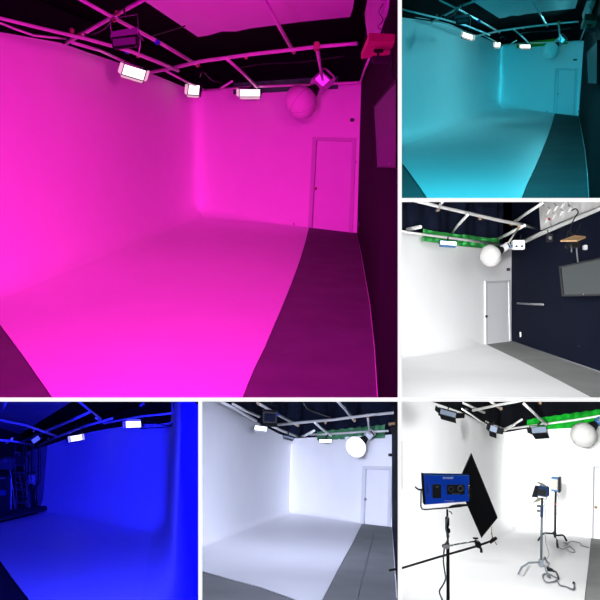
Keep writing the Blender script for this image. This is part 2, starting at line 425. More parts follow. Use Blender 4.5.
# ================================================================ rooms A (two sizes, magenta and cyan)
def room_a(ox, oy, k, word, glow, greenmat, shelfmat, dn, left_ext, label_extra):
    R = Room(142, 398, 197, ox, oy, k, 5., roll=(.01 if k == 1 else -.055), xlim=(-1e4, 399.3) if k == 1 else (400.2, 1e4), clipb=(400.5 if k == 1 else 402))
    ym = 400.5 if k == 1 else 402.2
    S = 'in the %s studio' % word
    n = R.n
    lx = left_ext
    left = [(lx, 288-.372*lx, 23+.35*lx if lx < 0 else 23), (20, 280.6, 32), (50, 269.4, 38), (75, 260, 43), (100, 250.8, 53), (125, 241.5, 62), (160, 228.4, 75), (197, 214.5, 91)]
    if lx >= 0: left[0] = (lx, 288-.372*lx, 24+.4*lx)
    back = [(235, 219, 87), (300, 226.5, 84), (357, 233, 82)]
    cols = dense(columns(R, left+back, {7: .5*k}), .45)
    ci = min(range(len(cols)), key=lambda i: (cols[i][0]-R.fl(197, 214.5)).length)
    Hw = R.sup(R.fl(197, 214.5), 91); Hc = Hw*1.22; Hg = Hw*1.0
    struct(wallmesh(R, cols, sub=(0, ci), cove=.4*k, ends='l' if k < 1 else '').build('wall_left', 'white'))
    struct(wallmesh(R, cols, sub=(ci, len(cols)-1), cove=fade(.4*k, 205, 303)).build('wall_back', 'white'))
    bp = R.vplane((197, 214.5), (357, 233)); lp = R.vplane((0, 288), (197, 214.5))
    # right wall
    rt = [(357, 233, (0, Hc)), (362, 258, (0, Hc)), (370, 303, (0, Hc)), (375, 350, (0, Hc)), (378, 398, (0, Hc)), (R.fld(399.0, 3.2), (0, Hc))]
    rc = dense(columns(R, rt), .12)
    struct(wallmesh(R, rc, ends='r' if k == 1 else '').build('wall_right', 'blackpaint'))
    rp = R.vplane((357, 233), (370, 303)); rp2 = R.vplane((375, 350), R.fld(399.0, 3.2))
    # curtain above the walls, ceiling and floor
    cur = wallmesh(R, cols, 0, lambda H: H-.03, lambda H: Hc, -.05, .015, 1.1, ends='l' if k < 1 else '').build('blackout_curtain', 'cloth')
    tag(cur, 'black curtain closing the gap above the white walls '+S, 'curtain')
    fp = [c[0] for c in cols]+[R.fl(378, 398)]+[R.fld(lx, 5.2)]
    ceiling(R, [c[0] for c in cols]+[R.fl(370, 303), R.fl(378, 398), R.fld(lx, 5.0)], Hc)
    pp = [(140, -14), (143, 0), (198, 37), (208, 35.5), (222, 31.5), (236, 31.5), (250, 28.5), (300, 22), (350, 17), (353, 8), (356, -14)]
    if ox: pp = [(141, 0.5), (198, 37), (208, 35.5), (222, 31.5), (236, 31.5), (250, 28.5), (300, 22), (350, 17), (353, 8), (355, .5)]
    struct(MB().prism([R.lift(x, y, Hc-.06) for x, y in pp], n*.04).build('ceiling', 'white'))
    fr_ = [R.fld(399.5, 3.6), R.fl(399.5, ym), R.fl(lx, ym)]
    struct(MB().poly([R.fl(lx, 288-.372*lx), R.fl(197, 214.5), R.fl(357, 233), R.fl(363, 262), R.fl(370.5, 303), R.fl(375.5, 350), R.fl(399.4, ym), R.fl(lx, ym)]).build('floor', 'darkconcrete'))
    cyc = [(lx, 288-.372*lx), (197, 214.5), (308.7, 228), (306, 240), (300, 260), (291, 285), (280, 312), (266, 345), (253, 372), (241.5, ym), (54, ym), (41, 382), (25, 359), (10, 338.5), (0, 325)]
    if lx < 0: cyc.append((lx, 325-1.35*lx if 325-1.35*lx < 399 else 399))
    else: cyc = [p for p in cyc if p[0] >= lx or p[0] == 0]; cyc[-1] = (lx, 327)
    struct(MB().prism([R.lift(x, y, .002) for x, y in cyc], n*.007).build('floor', 'cycfloor'))
    # thin pale caulk line at the foot of the black wall
    struct(MB().tube([R.fl(x, y)+n*.004 for x, y in ((357.5, 234), (362, 258.5), (369.7, 303), (374.7, 350), (377.6, 397.5))], .004, 6).build('baseboard_right', 'pipe'))
    # pipes of the grid
    r0 = .028; G = lambda x, y, dh=0.: R.lift(x, y, Hg+dh)
    rad = lambda p, px: px*p.y/F*k/2
    def run(pts, px, m='pipe', dh=0.):
        px *= .86; P = [G(x, y, dh) for x, y in pts]; return (P, [rad(p, px) for p in P], m)
    bk = lambda x, y, o: R.on(bp, x, y, o)
    P7 = [bk(205, 90, .3), bk(257, 86.5, .3), bk(312, 84.5, .3), bk(359, 82.5, .3)]
    x0 = min(lx, 0) if lx < 0 else 2
    runs = [run([(x0, 18+.24*x0), (30, 25.5), (62, 33.2), (85, 38.5), (130, 51), (160, 63), (178, 70.5)], 4.2),
            run([(78, -2 if not ox else .5), (115, 18.5), (160, 43), (198, 65)], 4.4, dh=.12),
            run([(152, -5 if not ox else .5), (120, 12.5), (85, 32.5), (62, 45)], 5.0, dh=.2),
            run([(140, 74), (170, 68.5), (200, 61.5), (250, 54.5), (320, 46.5), (357, 43.5)], 4.2, dh=.05),
            run([(263.5, -3 if not ox else .5), (280, 28), (294, 52.5)], 4.4, dh=.15),
            run([(227, 59), (243, 73), (257, 87)], 3.4, dh=-.05),
            (P7, [rad(p, 2.6) for p in P7], 'pipe'),
            run([(210, 92), (220, 88.5), (232, 81.5)], 2.6, 'whitepipe'),
            run([(166, 71), (185, 81), (207, 91)], 2.6),
            ([R.on(lp, x, y, .22) for x, y in ((72, 42.5), (100, 50.5), (125, 62), (142, 68))], [rad(R.on(lp, 100, 50, .2), 3.)]*4, 'pipe')]
    Pw = [R.on(lp, x, y, .12) for x, y in ((max(lx, -10), 19) if lx < 0 else (2, 23.5), (4, 24.5), (14, 28.5), (33, 35.2), (50, 37.3), (66, 38.5))]
    runs.append((Pw, [rad(p, 2.2) for p in Pw], 'whitepipe'))
    cl = [(117, 13.5), (114, 20), (72, 31), (80, 35.5), (138, 55.5), (197.5, 65), (228, 59.5), (246, 57), (293.5, 51), (316.5, 46.5)]
    clm = [(G(x, y, .05), G(x, y, .05).y/F*k) for x, y in cl]
    tp = [(157, 42), (127, 51)]
    tape = [(G(x-1.2, y-.5, .1), G(x+1.2, y+.5, .1), rad(G(x, y, .1), 5)) for x, y in tp]
    pipes(R, 'metal pipe lighting grid clamped under the black ceiling '+S, runs, clm, tape=tape)
    # hanging lit panels
    dl = lambda x, y, o: R.on(lp, x, y, o).y
    led_panel(R, 134, 72.5, dl(134, 73, .55), 23, 12, yaw=8, pitch=-4, roll=15, lit='led', flaps='lrb', fl=4.5, label='glowing LED panel under the pipes beside the unlit one '+S, hang=R.at(131, 58, dl(134, 73, .55)))
    led_panel(R, 194, 90, dl(190, 90, .35), 12.5, 11, yaw=-8, roll=6, lit='led', flaps='lb', fl=3.5, label='small glowing LED panel near the corner of the white walls '+S, hang=R.at(195, 80, dl(190, 90, .35)))
    db = lambda x, y, o: R.on(bp, x, y, o).y
    led_panel(R, 250, 93, db(250, 95, .45), 21, 8, lit='led', flaps='lb', fl=4, label='glowing LED panel with open flap above the back wall '+S, hang=R.at(256, 84, db(250, 93, .45)))
    # unlit panel with yoke hanging from the pipe crossing
    d0 = G(124, 40, .0).y*.80
    fr = R.fr(124, 38, d0, yaw=-3, roll=-5)
    t = thing('led_panel_light', 'unlit LED panel with barn doors hanging in a square yoke '+S, 'studio light', fr.o)
    MB().box(fr, (0, 4, -3.5), (26, 7, 9.5), 1.5).build('housing', 'black', t)
    MB().box(fr, (0, 0.2, -3.5), (23, .6, 7)).build('diffuser', 'diff' if False else 'grey', t)
    MB().prism([fr(-14, 0, 2), fr(14, 0, 2.5), fr(15, -3, 8), fr(-11, -3, 6.5)], fr(0, .6, .3)-fr(0, 0, 0)).build('barn_door', 'grey', t)
    MB().prism([fr(13.5, 0, 2), fr(16, -3, 4), fr(21.5, -5, -7.5), fr(15.5, 0, -2.5)], fr(0, .6, .3)-fr(0, 0, 0)).build('barn_door', 'grey', t)
    MB().prism([fr(-12, 0, -8), fr(12, 0, -8), fr(10, -2, -10.5), fr(-13, -2, -10.5)], fr(0, .6, .3)-fr(0, 0, 0)).build('barn_door', 'black', t)
    MB().tube([fr(-13.5, 3, 0), fr(-13.3, 3, 22), fr(14.7, 3, 23.5), fr(14.7, 3, 0)], .6*fr.u, 6).build('yoke', 'chrome', t)
    MB().tube([fr(2, 3, 23), fr(2, 3, 34)], .9*fr.u, 8).build('hanging_spigot', 'darkmetal', t)
    MB().tube([fr(16, 2, 0), fr(15, 2, -9), fr(13, 2, -16)], .6*fr.u, 6).build('safety_arm', 'pipe', t)
    # lantern light
    dL = db(301, 102, 1.0)
    lantern(R, 301, 102, dL, 15.2, 46, 'round white lantern diffuser on a lamp head hung from the pipes '+S, glow=glow, head='silver', top=G(316.7, 46.5, .05), hs=1.3)
    # green cloth
    gq = wallmesh(R, dense([(R.on(bp, x, 233, .0), R.sup(R.on(bp, x, 233, .0), yt)) for x, yt in ()] or [(R.fl(238, 219.4), 0), (R.fl(338, 230.8), 0)], .25), 0, lambda H: R.sup(R.fl(290, 225), 92), lambda H: R.sup(R.fl(290, 225), 80), .10, .02, 1.5).build('green_screen_cloth', greenmat)
    tag(gq, 'green cloth strip bunched along the top of the back wall '+S, 'cloth')
    # door, switch, outlet, sensor
    door(R, bp, [(308.8, 229), (353, 232.5), (356.5, 138), (313.5, 137)], dn, (315.5, 188.5), knob='brass', fw=3.4)
    plate(R, bp, 353, 120, 3.2, 3.2, 'wall_sensor', 'small black round sensor above the door corner '+S, 'sensor', 'black', 1, .05, 'grey')
    plate(R, bp, 356, 162, 1.8, 4.2, 'light_switch', 'narrow light switch beside the door frame '+S, 'light switch', 'silver', 1)
    plate(R, bp, 294.5, 224, 1.5, 3.4, 'power_outlet', 'tiny outlet low on the white back wall '+S, 'outlet', 'silver', 2)
    plate(R, rp, 357.8+1.2, 224, 2.8, 4.6, 'power_outlet', 'outlet low on the black wall past the door '+S, 'outlet', 'grey', 2)
    # television
    q = [(377.7, 167.3), (398.6, 168.2), (398.6, 79), (374.5, 107)]
    tv(R, rp2, q, 'wide dark television on the black side wall '+S, num_led=(389, 163.5), bez=.02, off=.02, th=.014)
    # white conduit running down the wall edge
    P = [R.on(rp, x, y, .05) for x, y in ((360.5, 82), (364.5, 70.5), (369, 58.5))]
    struct(MB().tube(P, [rad(p, 2.4) for p in P], 8).build('trim_%d' % dn, 'pipe'))
    P = [R.on(rp2, x, y, .03) for x, y in ((373.5, 107), (386, 92), (394, 80.5))]
    # embossed tile strip at the top of the black wall
    pt = [(365, -6), (392, -6), (390, 8), (384, 22), (379, 38), (370, 37), (367.5, 22)] if not ox else [(365, .5), (392, .5), (390, 8), (384, 22), (379, 38), (370, 37), (367.5, 22)]
    struct(MB().prism([R.on(rp, x, y, .04) for x, y in pt], rp[1]*.03).build('trim_%d' % (dn+10), 'tile'))
    cable(R, [R.on(rp, x, y, .10) for x, y in ((383, 4), (379, 12), (383, 20), (378, 27), (383, 31), (385, 38))], .4*6*k/F, 'cable', 'black cable looped over the embossed strip above the shelf '+S)
    # shelf with bracket
    H0 = 0; ds = R.on(rp2, 396, 50, .0).y*1.02
    pA = R.at(382, 48, ds); hs = (pA.dot(n)+R.h)
    T = lambda x, y: R.lift(x, y, hs)
    sh = thing('projector_shelf', 'wooden shelf with dark bracket mounted high by the black wall '+S, 'shelf', T(361, 59))
    th = .045
    MB().prism([T(361, 59), T(371, 57.5), T(390.5, 54.5), T(394.5, 42), T(369, 41)], n*th).build('board', shelfmat, sh)
    bf = R.fr(380, 51, ds*.985)
    MB().lathe(bf, [(6.5, -.6), (6.5, .8), (3, 1.6), (2.2, 3)], 'y', 20) if False else None
    MB().box(bf, (-1.5, 0, .2), (10, 2, 3.5), 1.2).build('mounting_plate', 'black', sh)
    MB().box(bf, (1, 1.5, -8), (18, 4, 6.5), 1).build('projector_bracket', 'dim', sh)
    MB().tube([bf(-2, 0, 0), bf(-1.8, .5, -8)], 1.2*bf.u, 8).build('bracket_post', 'black', sh)
    cable(R, [R.at(x, y, ds*.97) for x, y in ((391.5, 52), (392.2, 62), (391.6, 72), (394.5, 80), (396.5, 74), (397, 66))], .8*bf.u, 'cable', 'dark cable hanging from the shelf towards the television '+S)
    # thin cables and small ceiling hook
    cable(R, [G(238, 68, .1), G(262, 64, .1), G(300, 62, .1), G(345, 56, .1)], .010, 'cable', 'thin dark wire strung beneath the long cross pipe '+S)
    cable(R, [G(200, 77, .1), G(203, 72, .12), G(212, 80, .1), G(222, 83, .1)], .012, 'cable', 'thin looped cable near the corner of the pipe grid '+S)
    cable(R, [G(152, 36, .4), G(172, 30, .4), G(185, 26, .4)], .010, 'cable', 'thin wire stretched along the black ceiling '+S)
    cable(R, [G(112, 20, .1), G(104, 29, .1), G(92, 34, .1), G(84, 34, .1)], .010, 'cable', 'slack black cable drooping from the pipe crossing '+S)
    return R

# magenta room, the largest opening
A = room_a(0, 0, 1.0, 'magenta-lit', 'pinkglow', 'green', 'redlitwood', 1, -30, '')
# cyan room
B = room_a(401, 0, .4975, 'cyan-lit', 'cyanglow', 'greendeep', 'greenwood', 2, .5, '')

# ================================================================ room C: white studio with navy wall
def room_c():
    R = Room(299, 399, 500, near=5., clip=200.3, xlim=(400.2, 1e4), clipb=400.5); n = R.n
    S = 'in the navy-walled studio'
    back = [(392, 357.7, 229), (440, 351, 236), (486, 344.5, 245), (511.5, 341, 249.5)]
    cols = dense(columns(R, back), .4); Hc0 = R.sup(R.fl(511, 341), 249.5); Hc = Hc0*1.75
    struct(wallmesh(R, cols, fade(.25, 466, 482), ends='l').build('wall_back', 'white'))
    rt = [(511.5, 341, (0, Hc)), (600, 372, (0, Hc)), (700, 407, (0, Hc))]
    rc = dense(columns(R, rt), .4)
    bp = R.vplane((400, 356.6), (511, 341)); rp = R.vplane((511.5, 341), (600, 372))
    struct(wallmesh(R, rc).build('wall_right', 'navy'))
    struct(MB().poly([R.fl(400.6, 356.6), R.fl(511.5, 341), R.fl(684, 401.2), R.fl(400.2, 401.2)]).build('floor', 'concrete'))
    struct(MB().prism([R.lift(x, y, .002) for x, y in [(400.2, 356.6), (486, 344.6), (520, 361), (560, 381.5), (597, 401.2), (400.6, 401.2)]], n*.006).build('floor', 'cycfloor'))
    P = [R.on(rp, x, y, .0) for x, y in ((511.5, 341), (560, 358), (612, 376))]
    struct(MB().tube(P, .008, 6).build('baseboard_right', 'grey'))
    cur = wallmesh(R, dense(columns(R, [(x, y, t) for x, y, t in back]), .08), 0, lambda H: H-.03, lambda H: Hc, -.12, .05, .9, ends='l').build('blackout_curtain', 'navycloth')
    tag(cur, 'navy-black folded curtain hanging above the white back wall '+S, 'curtain')
    ceiling(R, [c[0] for c in cols]+[R.fl(612, 376), R.fld(612, 4.4), R.fld(394, 4.4)], Hc)
    # upper white embossed part of the navy wall and its beam
    struct(MB().prism([R.on(rp, x, y, .03) for x, y in ((541, 200.6), (540.5, 206), (542, 230), (600, 206.5), (618, 200.4))], rp[1]*.02).build('trim_3', 'tile'))
    P = [R.on(rp, x, y, .08) for x, y in ((511, 247.5), (548, 230.5), (600, 208.5), (612, 203.5))]
    struct(MB().tube(P, [p.y/F*2.3 for p in P], 8).build('trim_13', 'whitepipe'))
    # square tiles pressed in the embossed panel
    for i, (x, y) in enumerate(((548, 210), (555, 207), (562, 204), (546, 219), (553, 215.5), (561, 212), (569, 208.5))):
        c = [(x-2.6, y+1.2), (x+.3, y+3.6), (x+2.9, y-1.0), (x, y-3.4)]
        struct(MB().prism([R.on(rp, a, b, .055) for a, b in c], rp[1]*.02).build('trim_%d' % (30+i), 'whitepipe'))
    # grid pipes
    Hg = R.sup(R.fl(511, 341), 240)
    def GP(x, y): return R.lift(x, y, Hg)
    def run(pts, px, m='whitepipe', dh=0.):
        P = [R.lift(x, y, Hg+dh) for x, y in pts]; return (P, [px*p.y/F/2 for p in P], m)
    bk = lambda x, y, o: R.on(bp, x, y, o)
    runs = [run([(410, 199.5), (440, 206.8), (500, 220.5), (551, 230.5)], 3.4),
            run([(443.5, 200.5), (440, 205), (437, 210.5)], 2.8),
            run([(467.5, 215), (458, 225), (448, 238)], 3.0, dh=-.05),
            run([(542, 203.5), (527, 213), (511.5, 224)], 3.0, dh=.05),
            run([(524.5, 225.5), (508, 234), (487, 244)], 3.0, dh=-.05),
            run([(401.5, 230.5), (410, 229), (420.5, 226.8)], 3.6, dh=-.1)]
    P7 = [bk(402, 231.5, .3), bk(423, 234.5, .3), bk(458, 239, .3), bk(500, 244.5, .3)]
    runs.append((P7, [2.4*p.y/F/2 for p in P7], 'whitepipe'))
    cl = [(438, 210), (467, 215), (511.5, 224), (525, 226), (445, 238), (487, 244), (480, 218.5), (543, 229)]
    pipes(R, 'white pipe lighting grid with brassy clamps '+S, runs, [(GP(x, y), GP(x, y).y/F*.8) for x, y in cl])
    # green cloth
    P = lambda x, y, o: bk(x, y, o)
    mb = MB(); top = [(423, 228.5), (433, 231), (445, 232.5), (460, 234.5), (470, 235), (485, 237.5), (500, 238.2)]; bot = [(422.5, 241), (432, 242.3), (445, 244), (460, 246), (470, 247), (484.5, 248.5), (499, 247)]
    N = 60
    def ip(a, t):
        t *= len(a)-1; i = min(int(t), len(a)-2); q = t-i; return (a[i][0]*(1-q)+a[i+1][0]*q, a[i][1]*(1-q)+a[i+1][1]*q)
    for i in range(N+1):
        a, b = ip(top, i/N), ip(bot, i/N)
        for j in range(7):
            v = j/6; mb.v.append(P(a[0]*(1-v)+b[0]*v, a[1]*(1-v)+b[1]*v, .10+.05*math.sin(v*9+i*.12)+.02*math.sin(i*.9)))
    for i in range(N):
        for j in range(6): mb.f.append((i*7+j, i*7+j+1, (i+1)*7+j+1, (i+1)*7+j)); mb.sm.append(True)
    tag(mb.build('green_screen_cloth', 'green'), 'green cloth draped behind the thin pipe above the white wall '+S, 'cloth')
    # LED panel, lantern
    led_panel(R, 448.3, 243.3, bk(448, 243, .6).y, 16.5, 4.6, roll=4, pitch=-20, lit='led', flaps='b', fl=2.4, body='bluetrim', label='slim lit LED panel with blue edges under the green cloth '+S, hang=bk(448, 237, .55), flapmat='bluetrim')
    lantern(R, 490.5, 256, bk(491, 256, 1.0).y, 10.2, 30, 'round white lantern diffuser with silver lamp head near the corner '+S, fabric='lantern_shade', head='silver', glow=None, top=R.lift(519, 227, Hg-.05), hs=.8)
    fr = R.fr(518, 245, R.on(rp, 518, 245, .4).y)
    t = thing('ballast_box', 'white box with dark ports clamped in the pipe corner '+S, 'lamp ballast', fr.o)
    MB().box(fr, (0, 0, 0), (12, 6, 9.5), 1.2).build('housing', 'whitepipe', t)
    for a in (-2.5, 3): MB().box(fr, (a, -3.1, -1.5), (2.2, .6, 1.8), .4).build('port', 'black', t)
    MB().tube([fr(2, 0, 4), fr(3, 0, 10)], 1.0*fr.u, 8).build('hanging_spigot', 'darkmetal', t)
    MB().box(fr, (-7, -1, -1.5), (2.5, 3, 3.5), .5).build('blue_port_cover', 'bluetrim', t)
    # small dark speaker near the beam
    fr = R.fr(549.5, 238, R.on(rp, 549, 238, .25).y)
    t = thing('wall_speaker', 'small dark speaker hanging just under the white beam '+S, 'speaker', fr.o)
    MB().box(fr, (0, 0, 0), (5.5, 4, 8), .8).build('housing', 'black', t); MB().lathe(fr, [(1.8, -2.1), (1.4, -2.3), (.5, -2.0)], 'y', 14).build('speaker_driver', 'grey', t)
    MB().tube([fr(-1, 0, 4), fr(-2, 0, 8)], .5*fr.u, 6).build('mounting_bracket', 'darkmetal', t)
    # red valve bell on embossed part
    f = R.fr(549, 219, R.on(rp, 549, 219, .12).y)
    t = thing('alarm_beacon', 'tiny red beacon on the embossed white strip '+S, 'alarm light', f.o)
    MB().lathe(f, [(1.2, .8), (1.3, -.4), (.5, -1.2)], 'y', 12).build('red_lens', 'red', t); MB().tube([f(0, .4, -1), f(.6, .5, -4), f(3, .5, -7)], .3*f.u, 6).build('wire', 'cable', t)
    # wooden shelf
    d = R.on(rp, 575, 238, .7).y; hs = R.at(575, 238, d).dot(n)+R.h
    T = lambda x, y: R.lift(x, y, hs); f = R.fr(577, 239, d)
    t = thing('projector_shelf', 'pale wooden shelf hung in front of the navy wall '+S, 'shelf', f.o)
    f2 = R.fr(575, 237, d, roll=0)
    MB().prism([f(-16.5, -6, .2), f(2, 4, 4.3), f(12.5, 4, 2.2), f(12.5, 3, .2), f(1.5, 3.5, 2.4), f(-3, -6, -2.3), f(-16, -6, -2)], f(0, .6, 0)-f(0, 0, 0)) if False else None
    MB().prism([f(-16.5, 0, -1.2), f(1.5, 10, 4.8), f(12, 8, 3.4), f(-1, -3, -1.2)], f(0, 0, -1.7)-f(0, 0, 0)).build('board', 'wood', t)
    MB().box(f, (-3, 4, -2.6), (11, 4, 1.6), .5).build('mounting_plate', 'black', t)
    MB().box(f, (0, 4, -6), (9, 4, 5), .8).build('projector_bracket', 'darkmetal', t)
    MB().tube([f(1, 4, -6), f(1.2, 4, -12), f(2.6, 4, -23)], .8*f.u, 8).build('support_pole', 'grey', t)
    MB().lathe(R.fr(567.5, 246, d), [(2.2, -2), (2.2, 2), (1.2, 3)], 'y', 14).build('lens_barrel', 'black', t)
    MB().tube([f(-4.5, 3, -5), f(-4.2, 3, -13)], .8*f.u, 8).build('hanging_peg', 'grey', t)
    MB().box(f, (10.5, 6, -8), (4, 3, 5), .8).build('junction_box', 'silver', t)
    cable(R, [f(-5, 4, 5), f(-5, 4, 12), f(-1, 4, 21), f(3, 5, 27), f(1, 6, 31), f(-3, 6, 29)], .55*f.u, 'cable', 'black cable running up from the wooden shelf to the embossed strip '+S)
    cable(R, [f(-9, 3, 3), f(-7, 3, 9), f(-4, 4, 6), f(0, 5, 5), f(4, 6, 10), f(6, 6, 17)], .5*f.u, 'cable', 'coiled black cable lying on top of the wooden shelf '+S)
    # television
    tv(R, rp, [(563, 296.3), (606, 295.5), (606, 256.5), (560, 266.5)], 'large grey-green television in a black frame on the navy wall '+S, num_led=(583.5, 294.2), bez=.10)
    # metal rail
    P = [R.on(rp, x, y, .06) for x, y in ((517.5, 303.4), (543, 304.6))]
    t = thing('wall_rail', 'thin horizontal metal rail on the navy wall '+S, 'rail', P[0])
    MB().tube(P, 1.0*P[0].y/F, 8).build('bar', 'grey', t)
    for x in (520, 540): MB().tube([R.on(rp, x, 304, .0), R.on(rp, x, 304, .06)], .5*P[0].y/F, 6).build('standoff', 'darkmetal', t)
    plate(R, rp, 521, 334.5, 3.4, 5.0, 'power_outlet', 'white outlet low on the navy wall near the door '+S, 'outlet', 'whitepipe', 2)
    plate(R, rp, 580.5, 346.3, 1.4, 1.6, 'wall_sensor', 'tiny dark socket low on the navy wall below the television '+S, 'sensor', 'black', 1, .02, 'grey')
    plate(R, bp, 506.7, 269.5, 2.8, 2.8, 'wall_sensor', 'small black round sensor above the white door '+S, 'sensor', 'black', 1, .05, 'grey')
    plate(R, bp, 509.2, 296, 1.0, 2.4, 'light_switch', 'tiny light switch beside the white door '+S, 'light switch', 'silver', 1)
    door(R, bp, [(484.3, 344.2), (510, 341), (509, 280), (484, 281.2)], 3, (486.3, 316.3), fw=1.7, knob='darkmetal')
    cable(R, [R.lift(x, y, Hg+.3) for x, y in ((401, 207), (415, 210.5), (440, 216.5), (470, 223), (500, 230))], .014, 'cable', 'thin dark wire strung across in front of the curtain '+S)
    cable(R, [R.lift(x, y, Hg+.3) for x, y in ((415.5, 211.5), (421, 218), (428, 226), (434, 230))], .014, 'cable', 'thin wire drooping towards the green cloth '+S)
    f = R.fr(415.5, 211.5, R.lift(415, 211, Hg+.3).y)
    t = MB().lathe(f, [(.5, -.8), (1.1, -.2), (1.1, .4), (.4, .9)], 'y', 10).build('cable_connector', 'red'); tag(t, 'tiny red connector on the wire before the curtain '+S, 'connector')
    return R
C = room_c()

# ================================================================ room D: blue-lit studio
def room_d():
    R = Room(476, 600, 100, near=5., clip=400.4, xlim=(-1e4, 199.6), roll=-.005); n = R.n
    S = 'in the blue-lit studio'
    Hc0 = R.sup(R.fl(165, 533), 423); Hc = Hc0*1.25
    main = [(21, 507.5, 452), (42, 511, 445.5), (62, 514.3, 438.5), (85, 518.5, 432), (100, 521, 429), (135, 527.5, 424), (166, 533, 424), (168, 556, 402), (171, 600, 380), (174, 640, 360), (R.fld(199.6, 2.7), (0, Hc))]
    cols = dense(columns(R, main, {6: .5}), .4)
    i0 = min(range(len(cols)), key=lambda i: (cols[i][0]-R.fl(42, 511)).length)
    i1 = min(range(len(cols)), key=lambda i: (cols[i][0]-R.fl(166, 533)).length)
    struct(wallmesh(R, cols[:i0+1]).build('wall_back', 'greywall'))
    struct(wallmesh(R, cols, .3, sub=(i0, i1)).build('wall_back', 'white'))
    struct(wallmesh(R, [(p, max(h, Hc)) if i > i1+3 else (p, h) for i, (p, h) in enumerate(cols)], .3, ends='r', sub=(i1, len(cols)-1)).build('wall_right', 'white'))
    bp = R.vplane((42, 511), (166, 533))
    # dark store beside the stage
    sp = [(R.fl(21, 507.5), Hc), (R.fl(-40, 520), Hc)]
    struct(wallmesh(R, sp).build('wall_left', 'blackpaint'))
    struct(MB().poly([R.fl(-40, 520), R.fl(21, 507.5), R.fl(166, 533), R.fl(199.3, 599.4), R.fl(199.3, 640), R.fl(-40, 640)]).build('floor', 'curb'))
    cyc = [(-40, 533.5), (0, 523.4), (20, 518.5), (44, 512.4), (48, 510.6), (47, 509.6), (62, 514.3), (166, 533), (175, 565), (199.3, 600), (199.3, 640), (62, 640), (28, 600), (14, 582), (4, 568), (-40, 540)]
    cyc = [(-40, 533.5), (0, 523.4), (20, 518.5), (44, 512.4), (62, 514.3), (166, 533), (175, 565), (199.3, 600), (199.3, 640), (62, 640), (28, 600), (14, 582), (4, 568), (0, 562), (-40, 540)]
    struct(MB().prism([R.lift(x, y, .004) for x, y in cyc], n*.012).build('floor', 'cycfloor'))
    # black edge of the stage
    struct(MB().prism([R.lift(x, y, .10) for x, y in ((-40, 531), (0, 521), (40, 511.5), (47, 510), (46, 508), (38, 507.5), (0, 514), (-40, 522))], n*.05).build('trim_4', 'curb'))
    cur = wallmesh(R, cols[:i1+4], 0, lambda H: H-.03, lambda H: Hc, -.06, .015, 1.1).build('blackout_curtain', 'cloth')
    tag(cur, 'black curtain hanging above the blue back wall '+S, 'curtain')
    ceiling(R, [R.fl(-40, 520), R.fl(21, 507.5)]+[c[0] for c in cols[i0:i1+4]]+[R.fld(199.3, 3.4), R.fld(-40, 3.4)], Hc)
    struct(MB().prism([R.lift(x, y, Hc-.06) for x, y in ((-40, 400.6), (74, 400.6), (60, 409), (42, 420), (30, 428), (20, 434), (0, 445), (-40, 468))], n*.04).build('ceiling', 'greywall'))
    Hg = Hc0*1.0
    def run(pts, px, m='pipe', dh=0.):
        P = [R.lift(x, y, Hg+dh) for x, y in pts]; return (P, [px*p.y/F/2 for p in P], m)
    runs = [run([(-30, 416), (0, 420), (25, 425), (42, 431), (58, 436.5)], 2.6),
            run([(78, 400.8), (90, 410.5), (101, 419)], 2.4),
            run([(91, 411.5), (70, 421), (45, 431.5), (20, 443)], 2.8, dh=.03),
            run([(112, 418.5), (84, 426.5), (58, 436.5), (38, 445.5)], 2.4),
            run([(0, 440), (15, 441.5), (34, 445)], 2.2),
            run([(0, 446.5), (6, 443), (12, 439)], 2.4),
            run([(96, 418), (104, 423.5), (140, 416.5), (172, 413.3)], 2.2),
            run([(7, 400.8), (3, 409), (-1, 418)], 2.2, dh=.1)]
    pipes(R, 'blue-tinted pipe lighting grid under the black ceiling '+S, runs, [(R.lift(x, y, Hg+.03), R.lift(x, y, Hg).y/F*.55) for x, y in ((90, 410.5), (42, 431), (34, 431), (20, 443), (48, 439))])
    d = lambda x, y, o: R.on(bp, x, y, o).y
    led_panel(R, 76.5, 438, d(77, 438, .5), 12, 6.4, yaw=10, roll=-8, lit='ledwarm', flaps='lr', fl=2.6, label='small glowing LED panel nearer the dark storage corner '+S, hang=R.at(76, 422, d(77, 430, .5)), flapmat='flaplit')
    led_panel(R, 133.5, 424.3, d(134, 424, .6), 16.5, 7.2, yaw=-6, roll=-3, lit='ledwarm', flaps='lt', fl=3, label='larger glowing LED panel before the middle of the blue wall '+S, hang=R.at(134, 415, d(134, 424, .6)), flapmat='silver')
    led_panel(R, 36, 439.5, R.lift(36, 432, Hg).y*.95, 9, 5, roll=-35, lit='blueglow', flaps='t', fl=3, label='tilted LED panel showing a dim blue face near the storage corner '+S, flapmat='black')
    led_panel(R, 142, 404.5, R.lift(142, 404, Hg).y*1.0, 6, 3, roll=-35, lit='grey', flaps='b', fl=3, label='small unlit LED panel high against the black ceiling '+S, flapmat='black')
    # cables gathered at the corner
    rd = R.on(bp, 165, 425, 1.2).y
    for i, (q, tx) in enumerate((([(171.5, 402), (172.5, 410), (174.5, 417), (173.5, 421), (166, 423.5), (150, 425.5)], 'blue-lit cable bending round the corner pipe end'),
                                 ([(176.8, 402), (175.8, 410), (176.5, 417), (174.5, 424), (166, 427), (140, 428.5)], 'dark cable sagging lowest along the wall top'),
                                 ([(173.5, 402), (174.2, 412), (175.2, 420), (168, 425.5), (152, 422.5), (146, 420.5)], 'slack cable crossing behind the larger LED panel'))):
        cable(R, [R.at(x, y, rd) for x, y in q], .5*rd/F, 'cable', tx+' '+S, 'blackcable' if i != 0 else 'cable')
    # conduit and cables on the grey wall
    gp = R.vplane((21, 507.5), (42, 511))
